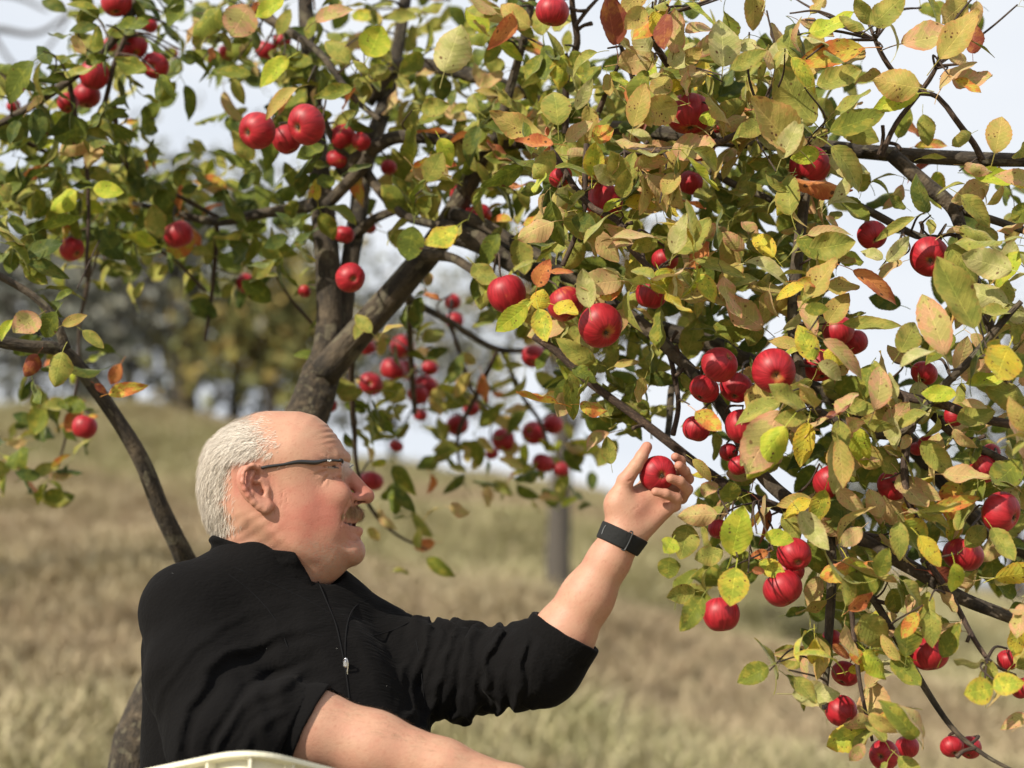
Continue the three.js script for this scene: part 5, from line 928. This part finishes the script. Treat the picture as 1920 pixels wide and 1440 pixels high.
{
  const [f0, f1] = lo(H(235, 1460), H(1130, 985), HZ - 0.30, HZ + 0.28); f0.y = standing.y + 0.92;
  const g1 = polygonise(fleeceField, f0, f1, 0.0044, null, 1);
  const [c0, c1] = lo(H(370, 1200), H(720, 985), HZ - 0.11, HZ + 0.11), g2 = polygonise(collarField, c0, c1, 0.0026, null, 1);
  const g3 = cuffBand(cuffF.p.clone().addScaledVector(cuffF.n, -0.010), cuffF.n, 0.018, armField, 0.0085), g4 = cuffBand(cuffN.p.clone().addScaledVector(cuffN.n, -0.008), cuffN.n, 0.018, nearField, 0.0085);
  const g = mergeGeometries([g1, g2, g3, g4]); g.applyMatrix4(toMan); const pull = mesh('fleece_pullover', g, fleeceMat, man); pull.userData.label = 'black fleece pullover with half zip and pushed up sleeves';
}
// the body: head, arms and what the clothes hide, one skin
{
  const trunkF = (() => { const t = oval(H(525, 1560, -20), 0.19, 0.32, 0.12, 0, -0.72), s = cone(H(370, 1150, 80), H(680, 1215, -105), 62 * U, 62 * U), ua = cone(H(360, 1170, 110), H(420, 1378, 205), 58 * U, 50 * U), fa = cone(H(420, 1378, 205), H(560, 1372, 214), 50 * U, 50 * U), ub1 = cone(H(690, 1215, -110), H(850, 1262, -40), 56 * U, 52 * U), ub2 = cone(H(850, 1262, -40), H(1010, 1246, 58), 52 * U, 50 * U), ub = (x, y, z) => smin(ub1(x, y, z), ub2(x, y, z), 0.02), n = cone(H(505, 1100, 0), H(510, 1180, -10), 70 * U, 76 * U); return (x, y, z) => smax(smin(smin(smin(t(x, y, z), s(x, y, z), 0.04), smin(smin(ua(x, y, z), fa(x, y, z), 0.03), ub(x, y, z), 0.03), 0.04), n(x, y, z), 0.04), 0.95 + standing.y - y, 0.01); })();
  const [b0, b1] = lo(H(260, 1440), H(1080, 1040), HZ - 0.26, HZ + 0.25); b0.y = standing.y + 0.93;
  const inner = polygonise(trunkF, b0, b1, 0.014, () => SK);
  const g = mergeGeometries([headGeo, armGeo, nearGeo, inner]); g.applyMatrix4(toMan); mesh('body', g, skinMat, man);
}
// hair: short white strands combed back and down, thin on top; moustache, brows, lashes of the same make
function strands(name, geo, n, mask, dirOf, len, width, cols, mat, seed) {
  reseed(seed); const P = geo.attributes.position, Nn = geo.attributes.normal, I = geo.index.array, cand = [];
  for (let t = 0; t < I.length; t += 3) { const a = I[t], x = P.getX(a), y = P.getY(a), z = P.getZ(a), w = mask(sightX(x), sightY(y), z - HZ, x, y, z); if (w > 0) cand.push([t, w]); }
  const pos = [], nor = [], col = [], idx = []; let made = 0, guard = 0; const v = new THREE.Vector3(), nn = new THREE.Vector3();
  while (made < n && guard++ < n * 20 && cand.length) {
    const [t, w] = cand[Math.floor(rnd() * cand.length)]; if (rnd() > w) continue;
    let a = rnd(), b = rnd(); if (a + b > 1) { a = 1 - a; b = 1 - b; } const i0 = I[t], i1 = I[t + 1], i2 = I[t + 2], c = 1 - a - b;
    v.set(P.getX(i0) * c + P.getX(i1) * a + P.getX(i2) * b, P.getY(i0) * c + P.getY(i1) * a + P.getY(i2) * b, P.getZ(i0) * c + P.getZ(i1) * a + P.getZ(i2) * b);
    nn.set(Nn.getX(i0), Nn.getY(i0), Nn.getZ(i0)); const px = sightX(v.x), py = sightY(v.y);
    const dir = dirOf(px, py, v.z - HZ); dir.x += rr(-0.4, 0.4); dir.y += rr(-0.4, 0.4); dir.z += rr(-0.3, 0.3); dir.sub(nn.clone().multiplyScalar(dir.dot(nn))).normalize();
    const L = len * rr(0.55, 1.25) * (0.4 + 0.6 * Math.min(1, w)), side = dir.clone().cross(nn).normalize(), wd = width * rr(0.7, 1.3), lift = rr(0.06, 0.36), k = pos.length / 3, C = cols[Math.floor(rnd() * cols.length)], br = rr(0.85, 1.1);
    for (const [s, h, ws] of [[0, -0.04, 1], [0.5, lift * 0.85, 0.9], [1, lift * 0.8, 0.15]]) { const q = v.clone().addScaledVector(dir, L * s).addScaledVector(nn, L * h + 0.0004); for (const e of [-1, 1]) { pos.push(q.x + side.x * wd * ws * e, q.y + side.y * wd * ws * e, q.z + side.z * wd * ws * e); nor.push(nn.x + side.x * e * 0.6, nn.y + side.y * e * 0.6, nn.z + side.z * e * 0.6); col.push(C[0] * br, C[1] * br, C[2] * br); } }
    idx.push(k, k + 1, k + 2, k + 1, k + 3, k + 2, k + 2, k + 3, k + 4, k + 3, k + 5, k + 4); made++;
  }
  const g = new THREE.BufferGeometry(); g.setAttribute('position', new THREE.Float32BufferAttribute(pos, 3)); g.setAttribute('normal', new THREE.Float32BufferAttribute(nor, 3)); g.setAttribute('color', new THREE.Float32BufferAttribute(col, 3)); g.setIndex(idx); g.applyMatrix4(toMan); g.normalizeNormals();
  return mesh(name, g, mat, man);
}
const hairMat = new THREE.MeshStandardMaterial({ vertexColors: true, roughness: 0.6, side: THREE.DoubleSide });
const WHITE = [[0.68, 0.61, 0.53], [0.58, 0.51, 0.435], [0.78, 0.72, 0.64], [0.42, 0.36, 0.30], [0.52, 0.455, 0.39]];
strands('hair', headGeo, 30000, hairMask, (px, py, z) => new THREE.Vector3(-0.75 + sstep(900, 980, py) * 0.45 - 0.1 * sstep(430, 390, px), -0.25 - sstep(800, 900, py) * 0.75, py < 800 ? 0.3 : 0.0), 0.021, 0.00022, WHITE, hairMat, 31);
const BROWN = [[0.32, 0.18, 0.085], [0.42, 0.26, 0.13], [0.24, 0.135, 0.065], [0.5, 0.35, 0.2]];
strands('moustache', headGeo, 1100, (px, py, z) => (px > 642 && py > 948 && py < 972 && px - 640 > (981 - py) * -0.2 && px > 668 - (py - 946) * 0.9 ? 1 : 0), (px, py) => new THREE.Vector3(-0.25, -1, 0.1), 0.0100, 0.00022, BROWN, hairMat, 41);
strands('eyebrows', headGeo, 160, (px, py, z) => (px > 618 && px < 656 && py > 850 && py < 862 ? 1 : 0), (px) => new THREE.Vector3(-0.9, 0.2, 0.3), 0.008, 0.00014, [[0.5, 0.36, 0.26], [0.6, 0.5, 0.4]], hairMat, 43);
{ // fine hairs on the bare forearms
  const Hn = [[0.45, 0.33, 0.2], [0.36, 0.25, 0.15]];
  strands('arm_hair', armGeo, 500, (px, py, z, x, y) => (y < A(1150, 1050).y && y > A(1080, 1180).y ? 1 : 0), () => new THREE.Vector3(0.5, 0.8, 0.2), 0.010, 0.00006, Hn, hairMat, 48);
  strands('arm_hair', nearGeo, 1000, (px, py, z, x, y) => { const top = y > N(700, 1372).y - (x - N(700, 1372).x) * 0.30 ? 1 : 0.12; return x > N(590, 1400).x && x < N(960, 1400).x ? top : 0; }, () => new THREE.Vector3(0.9, 0.0, 0.2), 0.012, 0.00007, Hn, hairMat, 47);
}
// glasses
{
  const g = new THREE.Group(); g.name = 'glasses'; g.userData.label = 'glasses with thin black temples and rimless lenses'; man.add(g);
  const black = new THREE.MeshPhysicalMaterial({ color: new THREE.Color().setRGB(0.012, 0.012, 0.013), roughness: 0.32, clearcoat: 0.4 });
  const T = (px, py, f) => H(px, py, f).applyMatrix4(toMan);
  for (const s of [1, -1]) {
    const side = tube([[T(452, 922, 88 * s), 2.2 * U], [T(462, 900, 92 * s), 2.4 * U], [T(478, 882, 96 * s), 2.6 * U], [T(496, 876, 97 * s), 3.0 * U], [T(530, 871, 96 * s), 2.6 * U], [T(560, 866, 92 * s), 4.0 * U], [T(592, 867, 84 * s), 4.4 * U], [T(612, 863, 76 * s), 2.6 * U], [T(640, 864, 64 * s), 2.3 * U]], 10, 0.004, 0); mesh('temple', side, black, g);
    const hinge = tube([[T(636, 862, 65 * s), 2.6 * U], [T(641, 863, 62 * s), 3.2 * U], [T(643, 868, 58 * s), 2.2 * U]], 8, 0.002, 0); mesh('hinge', hinge, black, g);
    // lens: a thin curved plate
    const sh = new THREE.Shape(), w = 0.047, h = 0.030; sh.moveTo(-w / 2 + 0.004, h / 2); sh.lineTo(w / 2 - 0.005, h / 2); sh.quadraticCurveTo(w / 2, h / 2, w / 2, h / 2 - 0.006); sh.quadraticCurveTo(w / 2, -h / 2 + 0.004, w / 2 - 0.012, -h / 2); sh.lineTo(-w / 2 + 0.012, -h / 2); sh.quadraticCurveTo(-w / 2, -h / 2, -w / 2, h / 2 - 0.006); sh.quadraticCurveTo(-w / 2, h / 2, -w / 2 + 0.004, h / 2);
    const lg = new THREE.ExtrudeGeometry(sh, { depth: 0.0014, bevelEnabled: true, bevelSize: 0.0003, bevelThickness: 0.0003, bevelSegments: 2, curveSegments: 12 });
    lg.rotateY(Math.PI / 2 - s * 0.27); lg.rotateZ(-0.10); const c = T(650, 886, 36 * s); lg.translate(c.x, c.y, c.z);
    mesh('lens', lg, new THREE.MeshPhysicalMaterial({ color: 0xffffff, roughness: 0.02, transmission: 1, thickness: 0, ior: 1.5 }), g);
  }
  mesh('bridge', tube([[T(656, 876, 8), 1.3 * U], [T(662, 872, 0), 1.3 * U], [T(656, 876, -8), 1.3 * U]], 8, 0.001, 0), black, g);
  // small white mark on the near temple
  const mk = new THREE.BoxGeometry(0.0016, 0.0022, 0.0006); const wm = new THREE.MeshStandardMaterial({ color: 0xd8d8d8, roughness: 0.5 }); mk.translate(0, 0, 0);
  for (const [x, y] of [[615, 863.5], [617.6, 864], [620, 863.2]]) { const b = mk.clone(), p = T(x, y, 76 - (x - 612) * 0.43 + 2.9); b.rotateY(0.4); b.translate(p.x, p.y, p.z); mesh('mark', b, wm, g); }
}
// zip, pull and lint
{
  const dark = new THREE.MeshPhysicalMaterial({ color: new THREE.Color().setRGB(0.010, 0.010, 0.011), roughness: 1, specularIntensity: 0.15 }), T = (x, y, z) => new THREE.Vector3(x, y, z).applyMatrix4(toMan);
  const drop = (px, py, field = fleeceField) => { let p = null; for (let f = 330; f > -200; f -= 1.5) { const q = H(px, py, f); if (Math.min(field(q.x, q.y, q.z), collarField(q.x, q.y, q.z)) < 0) { p = q; break; } } return p ?? H(px, py, 0); };
  const line = (L, r, name, lift = 0.001) => mesh(name, tube(L.map(([x, y]) => { const p = drop(x, y); p.z += lift; return [T(p.x, p.y, p.z), r]; }), 6, 0.003, 0), dark, man);
  line([[566, 1040], [582, 1066], [600, 1098], [616, 1136], [630, 1172], [638, 1206], [645, 1240], [650, 1270], [655, 1310]], 0.0012, 'zip', 0.0004);
  line([[690, 1124], [668, 1136], [654, 1160], [648, 1196], [647, 1240]], 0.0012, 'zip', 0.0004);
  for (const L of [[[404, 1046], [440, 1064], [490, 1086], [545, 1110], [596, 1136], [622, 1152]], [[388, 1052], [430, 1078], [480, 1118], [520, 1168], [540, 1215]], [[560, 1184], [596, 1192], [634, 1196]], [[668, 1196], [700, 1192], [740, 1180], [768, 1166]], [[770, 1168], [782, 1210], [790, 1262], [796, 1320]]]) line(L, 0.0009, 'seam', -0.0001);
  const metal = new THREE.MeshStandardMaterial({ color: new THREE.Color().setRGB(0.75, 0.75, 0.77), roughness: 0.25, metalness: 1 }), p = drop(648, 1244); p.z += 0.004;
  const slider = new THREE.CapsuleGeometry(0.0036, 0.006, 4, 10); slider.scale(1, 1, 0.6); slider.translate(...T(p.x, p.y, p.z).toArray()); mesh('zip_slider', slider, metal, man);
  const tg = tube([[T(p.x - 0.003, p.y + 0.004, p.z + 0.002), 0.001], [T(p.x + 0.001, p.y + 0.0075, p.z + 0.004), 0.001], [T(p.x + 0.0042, p.y + 0.001, p.z + 0.004), 0.001], [T(p.x + 0.003, p.y - 0.012, p.z + 0.003), 0.0012], [T(p.x + 0.0045, p.y - 0.021, p.z + 0.002), 0.0012]], 6, 0.002, 0); mesh('zip_pull', tg, metal, man);
  reseed(88); const lint = []; for (const [x, y] of [[632, 1216], [725, 1286], [324, 1075], [500, 1216]]) { const q = drop(x, y), b = new THREE.IcosahedronGeometry(rr(0.0003, 0.0005), 0); b.translate(...T(q.x, q.y, q.z + 0.0012).toArray()); lint.push(b); }
  mesh('lint', mergeGeometries(lint), new THREE.MeshStandardMaterial({ color: 0xc8c8c4, roughness: 1 }), man).userData.kind = 'stuff';
}
// wristband
{
  const g = new THREE.Group(); g.name = 'wristband'; g.userData.label = 'black textile wristband with plastic loop'; man.add(g);
  const rubber = new THREE.MeshStandardMaterial({ color: new THREE.Color().setRGB(0.007, 0.0075, 0.008), roughness: 0.9, bumpMap: fleeceBump, bumpScale: 0.0006 });
  const c = A(1163, 1010, 0), Y = A(1190, 958, 0).sub(A(1142, 1050, -2)).normalize(); Y.applyAxisAngle(new THREE.Vector3(0, 0, 1), 0.04);
  const X = new THREE.Vector3(0, 0, 1).cross(Y).normalize().negate(), Z = X.clone().cross(Y).normalize(), pos = [], idx = [], n = 72, hw = 16.5 * V, prof = [];
  for (const [o, h] of [[0.0, -1], [0.0022, -0.97], [0.0030, -0.8], [0.0030, 0.8], [0.0022, 0.97], [0, 1]]) prof.push([o, h * hw]);
  for (let i = 0; i < n; i++) { const a = i / n * 6.2832; let rad = 0.03; for (let r = 0.06; r > 0.02; r -= 0.0004) { const q = c.clone().addScaledVector(X, Math.cos(a) * r).addScaledVector(Z, Math.sin(a) * r); if (armField(q.x, q.y, q.z) < 0.0004) { rad = r; break; } } prof.forEach(([o, h]) => { let rr2 = rad; const q = c.clone().addScaledVector(Y, h); for (let r = rad + 0.006; r > rad - 0.008; r -= 0.0004) { const w = q.clone().addScaledVector(X, Math.cos(a) * r).addScaledVector(Z, Math.sin(a) * r); if (armField(w.x, w.y, w.z) < 0.0003) { rr2 = r; break; } } rr2 = lerp(rad, rr2, 0.8); q.addScaledVector(X, Math.cos(a) * (rr2 + o)).addScaledVector(Z, Math.sin(a) * (rr2 + o)).applyMatrix4(toMan); pos.push(q.x, q.y, q.z); }); }
  const m = prof.length; for (let i = 0; i < n; i++) for (let j = 0; j < m - 1; j++) { const a = i * m + j, b = (i + 1) % n * m + j; idx.push(a, b, a + 1, b, b + 1, a + 1); }
  const bg = new THREE.BufferGeometry(); bg.setAttribute('position', new THREE.Float32BufferAttribute(pos, 3)); bg.setIndex(idx); bg.computeVertexNormals(); bg.setAttribute('uv', new THREE.Float32BufferAttribute(new Float32Array(pos.length / 3 * 2).map((_, i) => (i % 2 ? pos[(i >> 1) * 3 + 1] : pos[(i >> 1) * 3])), 2)); mesh('strap', bg, rubber, g);
  const surf = (u, h, lift) => { const ang = Math.acos(clamp(u)) , q0 = c.clone().addScaledVector(Y, h * hw); let q = q0; for (let t = 0.07; t > 0; t -= 0.0004) { q = q0.clone().addScaledVector(X, u).add(new THREE.Vector3(0, 0, t)); if (armField(q.x, q.y, q.z) < 0.0033 + lift) break; } return q.applyMatrix4(toMan); };
  const ux = 11 * V, L = []; for (const [u, h] of [[-7, -1.12], [5, -1.12], [8, -0.8], [8, 0.8], [5, 1.12], [-3, 1.12]]) L.push([surf(ux + u * V * 0.5, h, 0.0008), 0.0011]); L.push([L[0][0].clone().lerp(L[L.length - 1][0], 0.9), 0.0009]);
  mesh('loop', tube(L, 8, 0.002, 0), new THREE.MeshStandardMaterial({ color: new THREE.Color().setRGB(0.03, 0.032, 0.035), roughness: 0.4 }), g);
  const mk = tube([[surf(-36 * V, -0.5, 0.0004), 0.0004], [surf(-37 * V, 0.2, 0.0004), 0.0004], [surf(-36 * V, 0.6, 0.0004), 0.0004]], 5, 0.002, 0); mesh('mark', mk, new THREE.MeshStandardMaterial({ color: 0x8a8d90, roughness: 0.6 }), g);
}
// trousers and shoes, below the picture
{
  const b = standing.clone(), P = (x, y, z) => new THREE.Vector3(b.x + x, b.y + y, b.z + z), hip = oval(P(0.02, 0.93, 0), 0.19, 0.15, 0.14, 0, -0.72), legs = [];
  for (const s of [-1, 1]) { const dx = -s * 0.07, dz = s * 0.09; legs.push(cone(P(dx * 1.1, 0.86, dz), P(dx * 1.3 + 0.02, 0.48, dz * 1.3), 0.105, 0.075), cone(P(dx * 1.3 + 0.02, 0.48, dz * 1.3), P(dx * 1.4, 0.09, dz * 1.4), 0.078, 0.068)); }
  const g = polygonise((x, y, z) => { let d = hip(x, y, z); for (const l of legs) d = smin(d, l(x, y, z), 0.05); return smax(d - (fbm(x * 16, y * 9, z * 16, 2) - 0.5) * 0.012, Math.max(y - b.y - 1.0, b.y + 0.05 - y), 0.01); }, P(-0.35, 0.0, -0.32), P(0.35, 1.06, 0.32), 0.012, null, 1); g.applyMatrix4(toMan);
  mesh('trousers', g, new THREE.MeshStandardMaterial({ color: new THREE.Color().setRGB(0.035, 0.045, 0.07), roughness: 0.95 }), man);
  for (const s of [-1, 1]) { const dx = -s * 0.098, dz = s * 0.126, f = polygonise((x, y, z) => smax(smin(oval(P(dx + 0.05, 0.045, dz), 0.15, 0.05, 0.052)(x, y, z), ball(P(dx, 0.08, dz), 0.062)(x, y, z), 0.03), b.y + 0.004 - y, 0.006), P(dx - 0.14, -0.01, dz - 0.09), P(dx + 0.24, 0.17, dz + 0.09), 0.008, null, 1); f.applyMatrix4(toMan); mesh('shoe', f, new THREE.MeshStandardMaterial({ color: new THREE.Color().setRGB(0.05, 0.04, 0.03), roughness: 0.8 }), man); }
}

// ---------- cream plastic harvest crate held under the near arm ----------
{
  const plastic = new THREE.MeshPhysicalMaterial({ color: new THREE.Color().setRGB(0.72, 0.69, 0.55), roughness: 0.55, clearcoat: 0.1, clearcoatRoughness: 0.5 });
  const c = W(470, 1413.5, 2.06), g = group('harvest_crate', c); tag(g, 'cream plastic harvest crate with ribbed rim under the near forearm', 'crate');
  // local: x along one long side, z along the other, corner at the origin, rim on top
  const Lx = 0.56, Lz = 0.38, Hh = 0.30, R = 0.045, path = (x0, z0, x1, z1, r) => { const s = new THREE.Shape(); s.moveTo(x0 + r, z0); s.lineTo(x1 - r, z0); s.quadraticCurveTo(x1, z0, x1, z0 + r); s.lineTo(x1, z1 - r); s.quadraticCurveTo(x1, z1, x1 - r, z1); s.lineTo(x0 + r, z1); s.quadraticCurveTo(x0, z1, x0, z1 - r); s.lineTo(x0, z0 + r); s.quadraticCurveTo(x0, z0, x0 + r, z0); return s; };
  const ring = (o, t, y0, y1, bev) => { const s = path(-o, -o, Lx + o, Lz + o, R + o), h = path(-o + t, -o + t, Lx + o - t, Lz + o - t, R + o - t); s.holes.push(h); const e = new THREE.ExtrudeGeometry(s, { depth: y1 - y0 - 2 * bev, bevelEnabled: bev > 0, bevelSize: bev, bevelThickness: bev, bevelSegments: 2, curveSegments: 10 }); e.rotateX(Math.PI / 2); e.translate(0, y1 - bev, 0); return e; };
  const inner = new THREE.Group(); inner.name = 'crate_shell'; g.add(inner);
  mesh('rim', ring(0.018, 0.016, -0.0065, 0, 0.0012), plastic, inner);
  mesh('wall', ring(0, 0.0035, -Hh, -0.004, 0), plastic, inner);
  mesh('lower_band', ring(0.013, 0.016, -0.058, -0.052, 0.001), plastic, inner);
  const fl = new THREE.ExtrudeGeometry(path(0, 0, Lx, Lz, R), { depth: 0.005, bevelEnabled: false }); fl.rotateX(Math.PI / 2); fl.translate(0, -Hh + 0.005, 0); mesh('base', fl, plastic, inner);
  const rib = new THREE.BoxGeometry(0.0035, 0.047, 0.014);
  const put = (x, z, turn) => { const m = mesh('rib', rib, plastic, inner); m.position.set(x, -0.0295, z); m.rotation.y = turn; };
  for (let x = 0.06; x < Lx - 0.03; x += 0.055) { put(x, -0.0075, 0); put(x, Lz + 0.0075, 0); }
  for (let z = 0.06; z < Lz - 0.03; z += 0.055) { put(-0.0075, z, Math.PI / 2); put(Lx + 0.0075, z, Math.PI / 2); }
  put(0.0055, 0.0055, Math.PI / 4); put(Lx - 0.0055, 0.0055, -Math.PI / 4);
  // the corner at the origin points to the camera; the crate is tipped so that this corner is the highest
  inner.rotation.set(0, Math.PI * 0.75 + 0.12, 0); const tip = new THREE.Group(); tip.name = 'crate_body'; g.remove(inner); 
  const parts = [...inner.children]; inner.updateMatrixWorld(true); g.updateMatrixWorld(true);
  const T = new THREE.Matrix4().makeRotationX(-0.33).multiply(new THREE.Matrix4().makeRotationY(Math.PI * 0.75 + 0.12)).multiply(new THREE.Matrix4().makeTranslation(-0.008, 0, -0.008));
  for (const p of parts) { p.updateMatrix(); p.applyMatrix4(T); g.add(p); }
}

// ---------- put the leaves on the tree ----------
{
  leaves.sort((a, b) => b.area - a.area);
  for (const l of leaves.slice(0, 300)) { const m = mesh('leaf', leafGeo(l.shape, l.kind), leafMat, tree); m.matrixAutoUpdate = true; l.m.decompose(m.position, m.quaternion, m.scale); }
  const rest = leaves.slice(300).map((l) => leafGeo(l.shape, l.kind).clone().applyMatrix4(l.m));
  if (rest.length) { const f = mesh('foliage', mergeGeometries(rest), leafMat, tree); f.userData.kind = 'stuff'; }
  console.log('leaves', leaves.length, 'twigs', twigCount, 'apples', appleN);
}
renderer.render(scene, camera);
